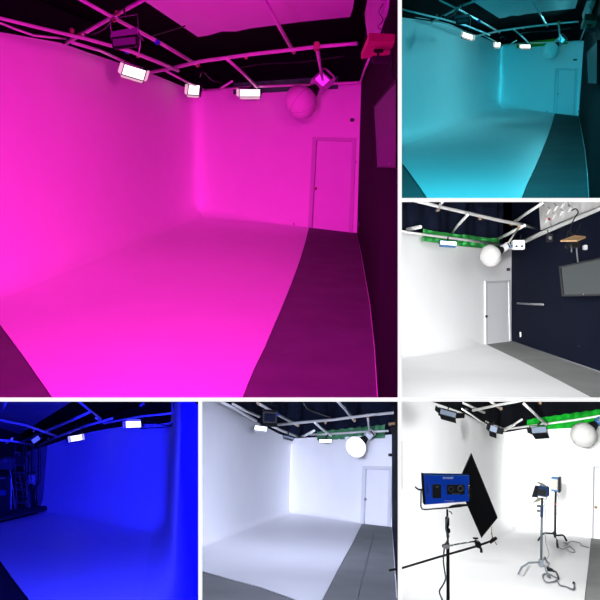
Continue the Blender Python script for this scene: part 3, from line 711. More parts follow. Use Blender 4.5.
    for i, (q, tx) in enumerate((([(33, 446), (33, 470), (32.5, 474)], 'straight conduit dropping to the wall box'), ([(39.5, 446), (39.7, 470), (39.3, 480), (36, 486), (31, 486)], 'bent conduit looping round the wall box'), ([(26, 456), (29.5, 457), (30, 466), (29, 480)], 'short grey conduit beside the leaning ladder'))):
        cable(R, [R.on(gp, x, y, .1) for x, y in q], .035, 'conduit', tx+' '+S, 'dim', 'conduit')
    f = R.fr(32, 476, R.on(gp, 32, 476, .2).y)
    t = thing('electrical_box', 'grey electrical box with dark fittings on the grey wall '+S, 'electrical box', f.o)
    MB().box(f, (0, 0, -3), (7, 3, 9), .8).build('housing', 'grey', t)
    for a in (-2.5, 0, 2.5): MB().box(f, (a, -1.5, 3.5), (1.8, 2, 3), .4).build('fitting', 'black', t)
    # storage corner
    f = R.fr(21, 515, R.fl(21, 513).y*.97)
    t = thing('step_ladder', 'dark step ladder standing open in the storage corner '+S, 'ladder', f.o)
    for a, b in (((-11, -3, 2), (-15, 4, 62)), ((-1, -3, 4), (-13, 4, 62))): pass
    for x0, x1 in ((-3, -8), (8, 3)): MB().tube([f(x0, -2, 1), f(x1, 6, 42)], .7*f.u, 6).build('rail', 'dim', t)
    for k_ in range(6):
        q = .1+.16*k_; MB().box(f, (-3-5*q+5.5, -2+8*q, 1+41*q), (11, 2.5, .8)).build('tread', 'dim', t)
    for x0, x1 in ((-1, -5), (11, 6)): MB().tube([f(x0, 14, 2), f(x1, 7, 42)], .6*f.u, 6).build('rear_leg', 'dim', t)
    f = R.fr(14, 516, R.fl(14, 515.5).y)
    t = thing('light_stand', 'folded metal stand leaning before the black cabinet '+S, 'light stand', f.o)
    MB().tube([f(3, 0, 1), f(-2, 0, 30), f(-5, 0, 55)], .6*f.u, 8).build('pole', 'chrome', t)
    for a in ((-3, 0, 2), (0, -3, 0), (2, 2, 0)): MB().tube([f(-3, 0, 40), f(a[0]-1, a[1], a[2])], .5*f.u, 6).build('leg', 'grey', t)
    f = R.fr(27.5, 511, R.fl(28, 511).y*.98)
    t = thing('light_stand', 'upright stand with blue highlights beside the step ladder '+S, 'light stand', f.o)
    MB().tube([f(0, 0, 2), f(-2, 0, 32)], .8*f.u, 8).build('pole', 'chrome', t)
    for a in ((-4, -2, 0), (4, -1, 0), (0, 4, 0)): MB().tube([f(-.5, 0, 10), f(*a)], .5*f.u, 6).build('leg', 'grey', t)
    f = R.fr(3, 512, R.fl(3, 518).y*1.0)
    t = thing('storage_cabinet', 'black storage cabinet with a blue label at the stage end '+S, 'cabinet', f.o)
    MB().box(f, (-3, 4, 15), (13, 8, 40), .6).build('case', 'black', t); MB().box(f, (-.5, -.3, 19.5), (7, .5, 6), .3).build('label_card', 'darkblue', t)
    MB().box(f, (-3, -.3, 34), (11, .6, 1), .2).build('shelf_edge', 'grey', t)
    f = R.fr(6, 470, R.fl(3, 518).y*1.03)
    t = thing('equipment_case', 'dark equipment case stacked on the black cabinet '+S, 'case', f.o)
    MB().box(f, (0, 4, 6), (12, 8, 11), 1).build('shell', 'dim', t); MB().box(f, (0, -.3, 9), (4, .8, 1.6), .4).build('handle', 'chrome', t)
    f = R.fr(18, 505, R.fl(15, 511).y*1.05)
    t = thing('equipment_rack', 'tall dark equipment rack with shelves behind the ladder '+S, 'rack', f.o)
    for a in (-5, 6): 
        for b in (0, 6): MB().tube([f(a, b, 0), f(a, b, 60)], .5*f.u, 6).build('post', 'dim', t)
    for z in (4, 18, 32, 40): MB().box(f, (.5, 3, z), (12, 7, 1)).build('shelf', 'dim', t)
    f = R.fr(18, 464, R.fl(15, 511).y*1.05)
    t = thing('equipment_case', 'round-topped black case on the upper rack shelf '+S, 'case', f.o)
    MB().box(f, (-.5, 3, 5), (10, 6, 10), 2.5).build('shell', 'black', t); MB().tube([f(-3, -1, 9), f(-3, -1.5, 12), f(2, -1.5, 12), f(2, -1, 9)], .4*f.u, 6).build('handle', 'grey', t)
    f = R.fr(37, 507.5, R.on(gp, 37, 508, .5).y)
    t = thing('rolled_backdrop', 'short dark rolled backdrop leaning against the grey wall '+S, 'roll', f.o)
    MB().tube([f(0, -2, 0), f(-3, 2, 22)], 1.6*f.u, 12).build('roll', 'black', t); MB().tube([f(-3, 2, 22), f(-3.2, 2.2, 24)], .9*f.u, 8).build('core', 'grey', t)
    return R
D = room_d()

# ================================================================ room E: lavender studio
def room_e():
    R = Room(470, 600, 300, near=5., clip=400.4, xlim=(200.2, 399.6), roll=.03); n = R.n
    S = 'in the pale lavender studio'
    main = [(190, 549.6, 394.6), (215, 540.3, 403.5), (232, 534, 409), (258, 524.2, 425), (275, 518, 433.5), (289, 512.8, 438.5), (320, 517, 437), (362, 523.5, 436), (392, 527, 434.5)]
    cols = dense(columns(R, main, {5: .03}), .35)
    ci = min(range(len(cols)), key=lambda i: (cols[i][0]-R.fl(289, 512.8)).length)
    Hw = R.sup(R.fl(289, 512.8), 438.5); Hc = Hw*1.7; Hg = Hw*1.03
    struct(wallmesh(R, cols, sub=(0, ci), cove=.12, ends='l').build('wall_left', 'white'))
    struct(wallmesh(R, cols, sub=(ci, len(cols)-1), cove=fade(.12, 340, 356)).build('wall_back', 'white'))
    bp = R.vplane((289, 512.8), (392, 527)); lp = R.vplane((200, 545.8), (289, 512.8))
    rc = columns(R, [(392, 527, (0, Hc)), (394.2, 555, (0, Hc)), (397.4, 600, (0, Hc)), (R.fld(399.4, 3.9), (0, Hc))])
    struct(wallmesh(R, rc, ends='r').build('wall_right', 'navy')); rp = R.vplane((392, 527), (397.4, 600))
    struct(MB().poly([R.fl(200.6, 545.6), R.fl(289, 512.8), R.fl(392, 527), R.fl(394.5, 555), R.fl(399.4, 600), R.fl(399.4, 630), R.fl(200.6, 630)]).build('floor', 'concrete'))
    struct(MB().prism([R.lift(x, y, .002) for x, y in ((200.2, 545.6), (289, 512.8), (362, 523.6), (351, 546), (338, 570), (322.5, 600), (310, 630), (300, 602), (295, 600), (260, 587.5), (230, 579.5), (200.2, 571))], n*.006).build('floor', 'cycfloor'))
    struct(MB().tube([R.lift(x, y, .004) for x, y in ((374, 533), (367, 560), (357, 600), (352, 620))], .003, 6).build('trim_5', 'grey'))
    struct(MB().tube([R.fl(x, y)+n*.01 for x, y in ((392, 527.5), (394.2, 555.5), (397, 599))], .006, 6).build('baseboard_right', 'pipe'))
    cur = wallmesh(R, dense(columns(R, main), .1), 0, lambda H: H-.03, lambda H: Hc, -.1, .04, .9, ends='l').build('blackout_curtain', 'navycloth')
    tag(cur, 'dark navy curtain above the pale walls '+S, 'curtain')
    ceiling(R, [c[0] for c in cols]+[R.fl(397, 600), R.fld(397, 3.9), R.fld(200.6, 4.4)], Hc, 'navycloth')
    def run(pts, px, m='pipe', dh=0.):
        P = [R.lift(x, y, Hg+dh) for x, y in pts]; return (P, [px*p.y/F/2 for p in P], m)
    P7 = [R.on(bp, x, y, .25) for x, y in ((310, 434.5), (330, 434), (360, 432), (388, 431))]
    runs = [run([(257.5, 403), (275, 413), (298, 425.5)], 2.8, dh=.08),
            run([(278, 424.6), (300, 422.6), (335, 419.5), (370, 415), (388, 413.3), (398.5, 412.4)], 2.8),
            run([(337.5, 401), (345, 409), (354.5, 420.5)], 3.0, dh=.08),
            run([(315, 423), (322, 429), (331, 435.5)], 2.4, dh=-.05),
            run([(233, 404), (245, 410.5), (259, 416.5)], 2.6, dh=.05),
            run([(222, 402.3), (236, 409), (256, 421)], 3.0, 'whitepipe', -.05),
            run([(268, 424), (280, 430), (299, 437)], 2.4),
            run([(299, 437), (305, 435.5), (314, 430.8)], 2.4, 'whitepipe'),
            (P7, [2.0*p.y/F/2 for p in P7], 'pipe')]
    cl = [(258, 404), (298, 425), (315, 422.5), (325.5, 422.5), (354, 420), (367.5, 416)]
    G = lambda x, y: R.lift(x, y, Hg+.05)
    pipes(R, 'pale pipe lighting grid against the navy curtain '+S, runs, [(G(x, y), G(x, y).y/F*.6) for x, y in cl], tape=[(G(276.4, 413.4), G(278, 414.3), 1.8*G(277, 414).y/F)])
    dl = lambda x, y, o: R.on(lp, x, y, o).y; db = lambda x, y, o: R.on(bp, x, y, o).y
    led_panel(R, 260.8, 428.5, dl(261, 428, .4), 12.5, 5.0, roll=8, pitch=-30, lit='led', flaps='', body='silver', label='bright tilted LED panel beneath the dark unlit light '+S, hang=R.at(260, 421, dl(261, 428, .4)))
    led_panel(R, 325.5, 441, db(325, 441, .4), 12.5, 3.2, lit='led', flaps='', pitch=-20, body='silver', label='slim bright LED panel below the green cloth '+S, hang=R.at(328, 434, db(325, 441, .4)))
    led_panel(R, 288.5, 437.5, dl(285, 437, .25), 10, 2.2, roll=14, pitch=-30, lit='diff', flaps='', body='black', label='thin dim LED panel seen edge-on near the corner '+S, hang=R.at(288, 431, dl(285, 437, .25)))
    d0 = G(270, 418).y*.84; fr = R.fr(270, 416, d0, roll=4)
    t = thing('led_panel_light', 'dark unlit LED panel with barn doors in a square yoke '+S, 'studio light', fr.o)
    MB().box(fr, (0, 2, -1.5), (14, 4, 11), 1.2).build('housing', 'black', t); MB().box(fr, (0, -.2, -1.5), (11, .5, 8)).build('diffuser', 'navycloth', t)
    MB().prism([fr(-7, 0, -7), fr(7, 0, -7), fr(9, -3, -10), fr(-5, -3, -10.5)], fr(0, .5, .2)-fr(0, 0, 0)).build('barn_door', 'black', t)
    MB().prism([fr(-7, 0, 4), fr(7, 0, 4), fr(8, -3, 6.5), fr(-8, -3, 6.5)], fr(0, .5, .2)-fr(0, 0, 0)).build('barn_door', 'black', t)
    MB().tube([fr(-8, 1, -2), fr(-8, 1, 11), fr(7, 1, 11), fr(7, 1, -2)], .4*fr.u, 6).build('yoke', 'darkmetal', t)
    MB().tube([fr(0, 1, 11), fr(0, 1, 15)], .6*fr.u, 6).build('hanging_spigot', 'darkmetal', t)
    lantern(R, 356, 447, db(356, 447, .8), 9.6, 40, 'brightly lit round lantern on a white lamp head '+S, fabric='lantern_on', head='silver', glow=None, top=G(367.5, 416), hs=.95)
    mb = MB(); Nn = 60
    for i in range(Nn+1):
        x = 317+68*i/Nn; yt = 431.5-7*(i/Nn)+.5*math.sin(i*.8); yb = 440-.9*(i/Nn)*2
        for j in range(7):
            v = j/6; mb.v.append(R.on(bp, x, yt*(1-v)+yb*v, .08+.04*math.sin(v*9+i*.12)+.02*math.sin(i*.9)))
    for i in range(Nn):
        for j in range(6): mb.f.append((i*7+j, i*7+j+1, (i+1)*7+j+1, (i+1)*7+j)); mb.sm.append(True)
    tag(mb.build('green_screen_cloth', 'greenmuted'), 'green cloth strip behind the lit lantern '+S, 'cloth')
    dp = R.vplane((362, 523.5), (392, 527))
    door(R, dp, [(361.5, 523.4), (391.3, 526.6), (393, 466.5), (363.5, 466)], 5, (365.3, 499), fw=2.9, knob='grey')
    plate(R, dp, 391.2, 455, 2.6, 2.8, 'wall_sensor', 'small dark sensor above the door frame '+S, 'sensor', 'black', 1, .05, 'grey')
    plate(R, bp, 353, 521.3, 1.0, 4.2, 'power_outlet', 'small outlet low on the wall before the door '+S, 'outlet', 'silver', 2)
    tv(R, None, None, 'television seen edge-on on the navy side wall '+S, bez=.06, pts=[R.at(394.6, 487, 9), R.at(399.0, 489, 6.5), R.at(399.0, 441, 6.5), R.at(395.2, 446, 9)], N=V((-1, 0, 0)), th=.03)
    ds = R.on(rp, 394, 425, .0).y*.9; f = R.fr(394, 426, ds)
    t = thing('projector_shelf', 'brown shelf with dark brackets at the upper corner '+S, 'shelf', f.o)
    MB().prism([f(-5.5, 0, 3.2), f(5, 0, 4), f(5, 6, 1), f(-4.5, 6, .5)], f(0, 0, -1.4)-f(0, 0, 0)).build('board', 'wood', t)
    MB().box(f, (1, 1, -4), (8, 3, 4.5), .5).build('projector_bracket', 'black', t); MB().box(f, (0, 2, -.5), (5, 2, 2), .3).build('mounting_plate', 'darkmetal', t)
    cable(R, [R.lift(x, y, Hg+.2) for x, y in ((303, 402), (308, 409), (318, 413), (330, 417))], .012, 'cable', 'thin wire drooping before the navy curtain '+S)
    return R
E = room_e()

# ================================================================ room G: bright white studio with light stands
def room_g():
    R = Room(476, 600, 500, near=5., clip=400.4, xlim=(400.2, 1e4), roll=.06); n = R.n
    S = 'in the bright white studio'
    main = [(390, 569.4, 390), (425, 558, 400), (460, 546, 411.5), (485, 537.5, 424), (506, 528.5, 432.5), (527, 530.8, 429), (571, 535.8, 427.5), (640, 543.5, 420)]
    cols = dense(columns(R, main, {4: .04}), .35)
    ci = min(range(len(cols)), key=lambda i: (cols[i][0]-R.fl(506, 528.5)).length)
    Hw = R.sup(R.fl(506, 528.5), 432.5); Hc = Hw*1.7; Hg = Hw*1.02
    struct(wallmesh(R, cols, sub=(0, ci), cove=.3, ends='l').build('wall_left', 'white')); struct(wallmesh(R, cols, sub=(ci, len(cols)-1), cove=fade(.25, 570, 588)).build('wall_back', 'white'))
    bp = R.vplane((506, 528.5), (640, 543.5)); lp = R.vplane((400.6, 566), (506, 528.5))
    struct(MB().poly([R.fl(400.6, 566), R.fl(506, 528.5), R.fl(640, 543.5), R.fl(640, 630), R.fl(400.6, 630)]).build('floor', 'concrete'))
    struct(MB().prism([R.lift(x, y, .002) for x, y in ((400.2, 566), (506, 528.5), (591, 538.2), (588.5, 565), (584.5, 600), (581, 630), (400.2, 630))], n*.006).build('floor', 'cycfloor'))
    cur = wallmesh(R, dense(columns(R, main), .1), 0, lambda H: H-.03, lambda H: Hc, -.1, .04, .9, ends='l').build('blackout_curtain', 'cloth')
    tag(cur, 'black curtain filling the space above the walls '+S, 'curtain')
    ceiling(R, [c[0] for c in cols]+[R.fld(612, 4.4), R.fld(400.6, 4.4)], Hc)
    def run(pts, px, m='clampless', dh=0.):
        P = [R.lift(x, y, Hg+dh) for x, y in pts]; return (P, [px*p.y/F/2 for p in P], 'whitepipe')
    P7 = [R.on(bp, x, y, .25) for x, y in ((508, 429), (545, 424), (575, 420), (605, 415))]
    runs = [run([(446, 400.8), (460, 405), (480, 412), (500, 401)][:1]+[(455, 405), (470, 410.5)], 2.4),
            run([(520, 400.8), (500, 404.5), (475, 410), (462, 412)], 2.8),
            run([(458, 400.8), (470, 406), (484, 412.5)], 2.6, dh=.05),
            run([(490, 401), (496, 405.5), (501, 409)], 2.6, dh=.05),
            run([(440, 402), (460, 409), (475, 416), (490, 424), (505, 430)], 2.6),
            run([(504, 429), (508, 427.5), (514, 425)], 2.4),
            run([(524, 404), (535, 414), (546, 424.5)], 2.8),
            (P7, [2.0*p.y/F/2 for p in P7], 'whitepipe'),
            ([R.on(lp, x, y, .15) for x, y in ((462, 409), (470, 414), (480, 421), (487, 425))], [.012]*4, 'whitepipe'),
            run([(506, 430), (514, 424.5), (522, 419.5)], 2.0)]
    G = lambda x, y: R.lift(x, y, Hg+.05)
    pipes(R, 'cream pipe lighting grid below the black ceiling '+S, runs, [(G(x, y), G(x, y).y/F*.6) for x, y in ((501, 408.5), (524.5, 403.5), (540, 403), (545, 424), (490, 424))])
    dl = lambda x, y, o: R.on(lp, x, y, o).y; db = lambda x, y, o: R.on(bp, x, y, o).y
    def barn(x, y, d, wd, hg, roll, pitch, label, fl, lr):
        return led_panel(R, x, y, d, wd, hg, yaw=0, pitch=pitch, roll=roll, lit='diff', flaps=fl, body='black', flapmat='black', label=label, fl=lr, hang=R.at(x+1, y-8, d))
    barn(448, 413.5, dl(448, 413, .6), 17, 6, 15, -25, 'unlit LED panel with wide barn doors above the blue light '+S, 'brl', 9.5)
    barn(493.5, 429, dl(490, 429, .5), 8, 6.5, 18, -10, 'small unlit LED panel with barn doors by the wall corner '+S, 'brl', 6.8)
    barn(539, 430, db(539, 430, .6), 15.5, 6.5, -4, -18, 'unlit LED panel with barn doors below the green cloth '+S, 'bl', 8)
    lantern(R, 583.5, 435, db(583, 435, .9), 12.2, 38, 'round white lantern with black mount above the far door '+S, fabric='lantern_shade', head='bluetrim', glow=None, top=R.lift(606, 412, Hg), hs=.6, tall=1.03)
    mb = MB(); Nn = 60
    for i in range(Nn+1):
        x = 527+78*i/Nn; yt = 419.5-11*(i/Nn)+.4*math.sin(i*.8); yb = 430.5-4.5*(i/Nn)
        for j in range(7):
            v = j/6; mb.v.append(R.on(bp, x, yt*(1-v)+yb*v, .08+.04*math.sin(v*9+i*.12)+.02*math.sin(i*.9)))
    for i in range(Nn):
        for j in range(6): mb.f.append((i*7+j, i*7+j+1, (i+1)*7+j+1, (i+1)*7+j)); mb.sm.append(True)
    tag(mb.build('green_screen_cloth', 'greendeep'), 'vivid green cloth along the wall top behind the lantern '+S, 'cloth')
    door(R, bp, [(591.3, 538.8), (618, 541.5), (619, 466), (592.5, 465.2)], 6, (595.6, 507), fw=1.8, knob='brass')
    # ---- blue LED panel on its stand
    d = 4.4; u = d/F
    f = R.fr(446, 490, d, yaw=0, roll=0)
    t = thing('led_panel_light', 'large blue-backed LED panel in a yoke on a black stand '+S, 'studio light', f.o)
    q = [(-22.7, 0, 15.7), (23.2, 0, 15.0), (23.8, 3, -12.2), (-20.6, 0, -14.7)]
    MB().prism([f(*p) for p in q], f(0, 5, 0)-f(0, 0, 0)).build('housing', 'bluebody', t)
    e = MB(); e.prism([f(-24, .5, 15.8), f(-22.6, -.2, 15.8), f(-20.5, -.2, -14.8), f(-22.2, .5, -14.5)], f(0, 5.6, 0)-f(0, 0, 0)); e.build('end_plate', 'black', t)
    MB().prism([f(-22.7, -.2, 15.7), f(23.2, -.2, 15.0), f(23.2, -.2, 14.0), f(-22.7, -.2, 14.7)], f(0, .5, 0)-f(0, 0, 0)).build('top_edge', 'bluetrim', t)
    MB().box(f, (-9.2, -.4, -1.0), (8.5, 1.2, 13.5), .6).build('battery_plate', 'black', t)
    p1 = MB(); p1.box(f, (9.7, -.4, .6), (17.6, 1.2, 9.6), .6); cp = p1.build('control_plate', 'black', t)
    def ring(cx, cz, r, rr): return MB().tube([f(cx+r*math.cos(a), -1.2, cz+r*math.sin(a)) for a in [2*math.pi*i/20 for i in range(21)]], rr*f.u, 6, False)
    ring(14.2, 1.8, 2.6, .35).build('dial', 'grey', cp); ring(4.8, 1.2, 2.4, .22).build('dial', 'grey', cp)
    MB().box(f, (9.6, -1.1, -3.4), (8, .4, .5)).build('connector_row', 'grey', cp)
    MB().box(f, (-9, -1.1, 3.5), (2.6, .4, .8)).build('badge', 'grey', t)
    for a in (-18.3, 22.0): MB().tube([f(a, -1, 6.5), f(a+.1, -2, 5.5), f(a+.3, -2, -4.5), f(a+.4, -1, -5.5)], .55*f.u, 8).build('grip_handle', 'chrome', t)
    for txt, cx, cz, sz, nm in (('DRACAST', 2.0, 12.1, 1.75, 'brand_lettering'), ('www.dracast.com', 3.0, -10.5, 1.0, 'web_lettering')):
        cu = bpy.data.curves.new(nm, 'FONT'); cu.body = txt; cu.align_x = 'CENTER'; cu.align_y = 'CENTER'; cu.size = sz*f.u*1.35; cu.extrude = .002; cu.offset = .0012 if nm[0] == 'b' else 0
        o = bpy.data.objects.new(nm, cu); COL.objects.link(o); o.parent = t; o.rotation_euler = (math.pi/2, 0, 0); o.location = f(cx, -.5, cz)-f.o; cu.materials.append(M['letter'])
        dg = bpy.context.evaluated_depsgraph_get(); me = bpy.data.meshes.new_from_object(o.evaluated_get(dg)); 
        o2 = bpy.data.objects.new(nm, me); COL.objects.link(o2); o2.parent = t; o2.rotation_euler = o.rotation_euler; o2.location = o.location
        bpy.data.objects.remove(o); o2.name = nm
    MB().tube([f(-24.5, 2, -.5), f(-24.8, 2, -17), f(-23.6, 2, -19.5), f(-21, 2, -20.2), f(0, 2, -18.5), f(14, 2, -17.2), f(24, 3, -15.5), f(25.5, 3, -10), f(25.5, 3, 0)], .75*f.u, 8).build('yoke', 'darkmetal', t)
    MB().tube([f(-22.8, 2, 0), f(-26.5, 1, 0), f(-28.8, 1, 1.2), f(-30.8, 1, 3.0)], [.9*f.u, .9*f.u, .8*f.u, .7*f.u], 8).build('tilt_lever', 'black', t)
    MB().tube([f(3.5, 1, -17.0), f(7, .5, -16.3), f(13, .5, -15.6), f(22, .5, -15.2)], [.5*f.u, 1.2*f.u, 1.4*f.u, 1.1*f.u], 8).build('pan_handle', 'black', t)
    # stand
    s = R.fr(448.3, 560, d)
    t = thing('light_stand', 'black light stand carrying the big blue LED panel '+S, 'light stand', R.fl(448.3, 476+124*5/d))
    MB().tube([s(-.6, 2, 50), s(-.3, 2, 34), s(0, 2, 15)], 1.0*s.u, 10).build('riser', 'darkmetal', t)
    MB().tube([s(0, 2, 16), s(.4, 2, -75)], 1.7*s.u, 12).build('column', 'darkmetal', t)
    MB().box(s, (-.6, 2, 38), (3.4, 4, 9), .8).build('collar', 'black', t); MB().box(s, (.2, 2, 29), (3.6, 4, 4.5), .8).build('collar', 'black', t)
    MB().tube([s(0, 2, 25.5), s(0, 2, 22)], 1.5*s.u, 10).build('blue_band', 'bluetrim', t); MB().tube([s(0, 2, 24), s(0, 2, 23)], 1.6*s.u, 10).build('red_band', 'red', t)
    MB().tube([s(1, 1, 48.5), s(3, 1, 47.5), s(3.8, 1, 45.5)], .6*s.u, 6).build('tightening_lever', 'black', t)
    for a in (0, 120, 240):
        c = math.radians(a+30); MB().tube([s(.4, 2, -60), s(.4+20*math.cos(c), 2+20*math.sin(c), -62), s(.4+30*math.cos(c), 2+30*math.sin(c), -76)], 1.2*s.u, 8).build('leg', 'darkmetal', t)
    # grip arms and flag
    t = thing('grip_arm', 'short grip arm with pale knuckle clamped on the black stand '+S, 'grip arm', s(-2, -1, 14))
    MB().tube([s(0, -2, 15), s(12, -3, 17.5), s(25, -4, 20)], .8*s.u, 8).build('rod', 'chrome', t)
    MB().box(s, (-3, -1, 14), (6.5, 4, 4), 1.2).build('knuckle', 'silver', t); MB().tube([s(-6, -1, 13), s(-2, -2, 15), s(3.5, -3, 15.5), s(4.5, -3, 17)], .9*s.u, 8).build('tightening_lever', 'silver', t)
    t = thing('grip_arm', 'long black boom rod crossing in front of the stand '+S, 'grip arm', s(-50, -5, -6))
    MB().tube([s(-60, -5, -8.5), s(-46.5, -5, -6), s(-10, -5, 5), s(27, -5, 15.5), s(45, -5, 22)], 1.1*s.u, 10).build('rod', 'black', t)
    MB().box(s, (28.5, -5, 17.5), (5, 5, 6), 1.4).build('grip_head', 'black', t)
    MB().tube([s(25, -5, 21), s(28, -5, 17), s(31.5, -5, 13), s(31.8, -5, 9.5)], [1.2*s.u, 1.4*s.u, 1.2*s.u, 1.5*s.u], 8).build('tightening_knob', 'black', t)
    MB().tube([s(23.5, -5, 23.5), s(28.5, -5, 23.3)], 1.0*s.u, 8).build('tee_handle', 'black', t); MB().tube([s(26, -5, 23.3), s(27, -5, 19)], .6*s.u, 8).build('tee_stem', 'black', t)
    MB().tube([s(40, -5, 19), s(43.5, -5, 22), s(47, -5, 24)], [1.6*s.u, 2.1*s.u, 1.5*s.u], 8).build('end_grip', 'black', t)
    MB().tube([s(47, -5, 17), s(44, -5, 22), s(41.5, -5, 29)], .45*s.u, 6).build('pin', 'clamp', t)
    pf = [R.at(471, 453.8, d*1.06), R.at(497.2, 518, d*1.12), R.at(481.5, 537.5, d*1.0), R.at(463, 488, d*.995)]
    pf = [R.at(471, 453.8, d*1.10), R.at(497.2, 518, d*1.10), R.at(481.5, 537.5, d*1.03), R.at(458, 483, d*1.03)]
    t = thing('black_flag', 'black flag panel tilted on its corner behind the blue light '+S, 'flag', pf[2])
    MB().prism(pf, V((0.01, .03, 0))).build('cloth_panel', 'cloth', t)
    MB().tube(pf+[pf[0]], .5*u, 6).build('wire_frame', 'black', t); MB().tube([pf[2].lerp(pf[1], .6), s(43, -4, 23)], .4*u, 6).build('mounting_pin', 'clamp', t)
    cable(R, [s(-1, -1.5, 44), s(-2.6, -1.5, 36), s(-2.4, -1.5, 30), s(-.5, -1.5, 22), s(-4, -1.5, 14), s(-5.2, -1.5, 0), s(-4, -1.5, -10), s(-3, -1.5, -18), s(-6, -1.5, -25), s(-9.2, -1.5, -31), s(-6, -1.5, -40), s(-3, -1.5, -46)], .8*s.u, 'power_cable', 'grey power cable hanging down beside the black stand '+S, 'palesteel')
    # ---- C-stand with barn-door light
    Pb = R.fl(541, 568); d2 = Pb.y
    f = R.fr(541, 491, d2, yaw=-38, roll=0)
    t = thing('led_panel_light', 'small blue LED light with barn doors on a silver stand '+S, 'studio light', f.o)
    MB().box(f, (2, 1, 0), (10, 5, 10), 1).build('housing', 'darkblue', t); MB().box(f, (2, -2, -.5), (7, 1.6, 6), .5).build('back_panel', 'black', t)
    f = R.fr(541, 491, d2)
    MB().prism([f(-5.7, 0, 5.5), f(-3.2, 3, 2.6) if False else f(-.5, 0, 5), f(-4, 0, -6.5), f(-9.2, 0, -6.0)], f(0, .8, 0)-f(0, 0, 0)).build('barn_door', 'black', t)
    MB().prism([f(-6, -2, 10), f(1.5, -2, 8), f(6.2, 2, 4.5), f(.5, 2, 5.6)], f(0, .8, .2)-f(0, 0, 0)).build('barn_door', 'palered', t)
    MB().prism([f(-9.3, -2, -11.6), f(-3.5, -1, -7.3), f(2, 1, -7.2), f(-1.5, -1, -10)], f(0, .8, .2)-f(0, 0, 0)).build('barn_door', 'palered', t)
    MB().tube([f(-3, 1, -2), f(-3, 1, -7.2), f(5.5, 1, -8.5), f(6, 1, -1)], .5*f.u, 6).build('yoke', 'darkmetal', t)
    st = R.fr(541.5, 563, d2)
    t = thing('light_stand', 'silver light stand holding the small barn-door light '+S, 'light stand', Pb)
    MB().tube([st(.6, 0, 65), st(.4, 0, 48)], 1.1*st.u, 10).build('riser', 'darkmetal', t)
    MB().tube([st(.4, 0, 58), st(.2, 0, 46)], 1.6*st.u, 10).build('blue_collar', 'darkblue', t)
    MB().tube([st(.2, 0, 48), st(-.3, 0, -4)], 1.2*st.u, 10).build('column', 'steel', t)
    MB().tube([st(.2, 0, 47.5), st(.2, 0, 46.5)], 1.35*st.u, 10).build('red_band', 'red', t)
    for z in (57, 52): MB().box(st, (-3, 0, z), (3.5, 1.5, 2), .4).build('tightening_knob', 'chrome', t)
    MB().box(st, (-.5, 0, 0), (4, 4, 7), 1).build('leg_hub', 'palesteel', t)
    FL = lambda x, y: R.lift(x, y, .02)
    for q in ([st(-1, 0, .8), st(-13, -1, .6), R.lift(522, 567, .10), R.lift(518.5, 573.5, .02)], [st(1, 0, 1), st(4, 2, 5), R.lift(547, 562, .08), R.lift(549, 563.5, .02)], [st(0, -1, -1), st(3, -2, -3), R.lift(547, 573, .06), R.lift(550, 577.5, .02)]):
        MB().tube(q, .95*st.u, 8).build('leg', 'palesteel', t)
    cable(R, [st(2, -1, 62), st(3.6, -1, 52), st(3.2, -1, 35), st(3.8, -1, 22), st(6.5, -1, 12), st(7, -1, 8), st(4, -2, 3), st(6.5, -3, 0), st(4, -3, -3), FL(544, 567), FL(548, 569)], .004, 'power_cable', 'thin cable dropping from the small barn-door light '+S, 'cable')
    f = R.fr(550.3, 570, FL(550, 570).y, roll=18)
    t = thing('power_adapter', 'black power adapter lying on the floor by the silver stand '+S, 'power adapter', f.o)
    MB().box(f, (0, 0, 0), (6.5, 4, 3.2), .9).build('brick', 'black', t); MB().tube([f(3, 0, 0), f(5, 0, -.4)], .7*f.u, 8).build('plug_end', 'black', t)
    cable(R, [FL(*p) for p in ((553, 571), (556, 572), (558, 576), (558.3, 579))], .009, 'power_cable', 'short black lead joining the adapter to the grey cord '+S)
    cable(R, [FL(*p) for p in ((558.3, 579), (553, 576), (547, 573.5), (542.8, 575), (544, 580), (548, 582.3), (554, 581.5), (557, 580.5), (560, 585), (567, 587), (572, 589.3), (574.2, 588), (574, 584))], .007, 'extension_cord', 'grey extension cord looped on the white floor '+S, 'grey')
    f = R.fr(573.8, 583.3, FL(574, 584).y)
    t = MB().box(f, (0, 0, 0), (2.0, 2, 3), .5).build('plug', 'black'); tag(t, 'small black plug at the end of the looped cord '+S, 'plug')
    # ---- bare panel on dark stand behind
    Pb = R.fl(555, 540.5); d3 = Pb.y; st = R.fr(555, 534.5, d3); f = R.fr(555.5, 484, d3, yaw=-28)
    t = thing('led_panel_light', 'slim white LED panel turned sideways on the dark stand '+S, 'studio light', f.o)
    MB().box(f, (-.5, 0, 0), (6.5, 5, 13), .6).build('housing', 'creampanel', t); MB().box(f, (3.6, 1.0, -.3), (3, 7, 14.5), .6).build('back_shell', 'black', t)
    MB().box(f, (-.5, -.2, 6), (6.6, 5.2, 1.2), .3).build('blue_end', 'bluetrim', t); MB().box(f, (-.5, -.2, -6), (6.6, 5.2, 1.6), .3).build('blue_end', 'bluetrim', t)
    MB().tube([f(-1, 0, -7), f(1, 0, -9)], .8*f.u, 6).build('spigot', 'black', t)
    t = thing('light_stand', 'dark light stand behind the silver one with bent legs '+S, 'light stand', Pb)
    MB().tube([st(.8, 0, 43), st(.4, 0, 30)], 1.1*st.u, 8).build('riser', 'darkmetal', t); MB().tube([st(.4, 0, 32), st(0, 0, -3)], 1.2*st.u, 8).build('column', 'darkmetal', t)
    MB().tube([st(.4, 0, 31.3), st(.4, 0, 30.3)], 1.3*st.u, 8).build('red_band', 'red', t)
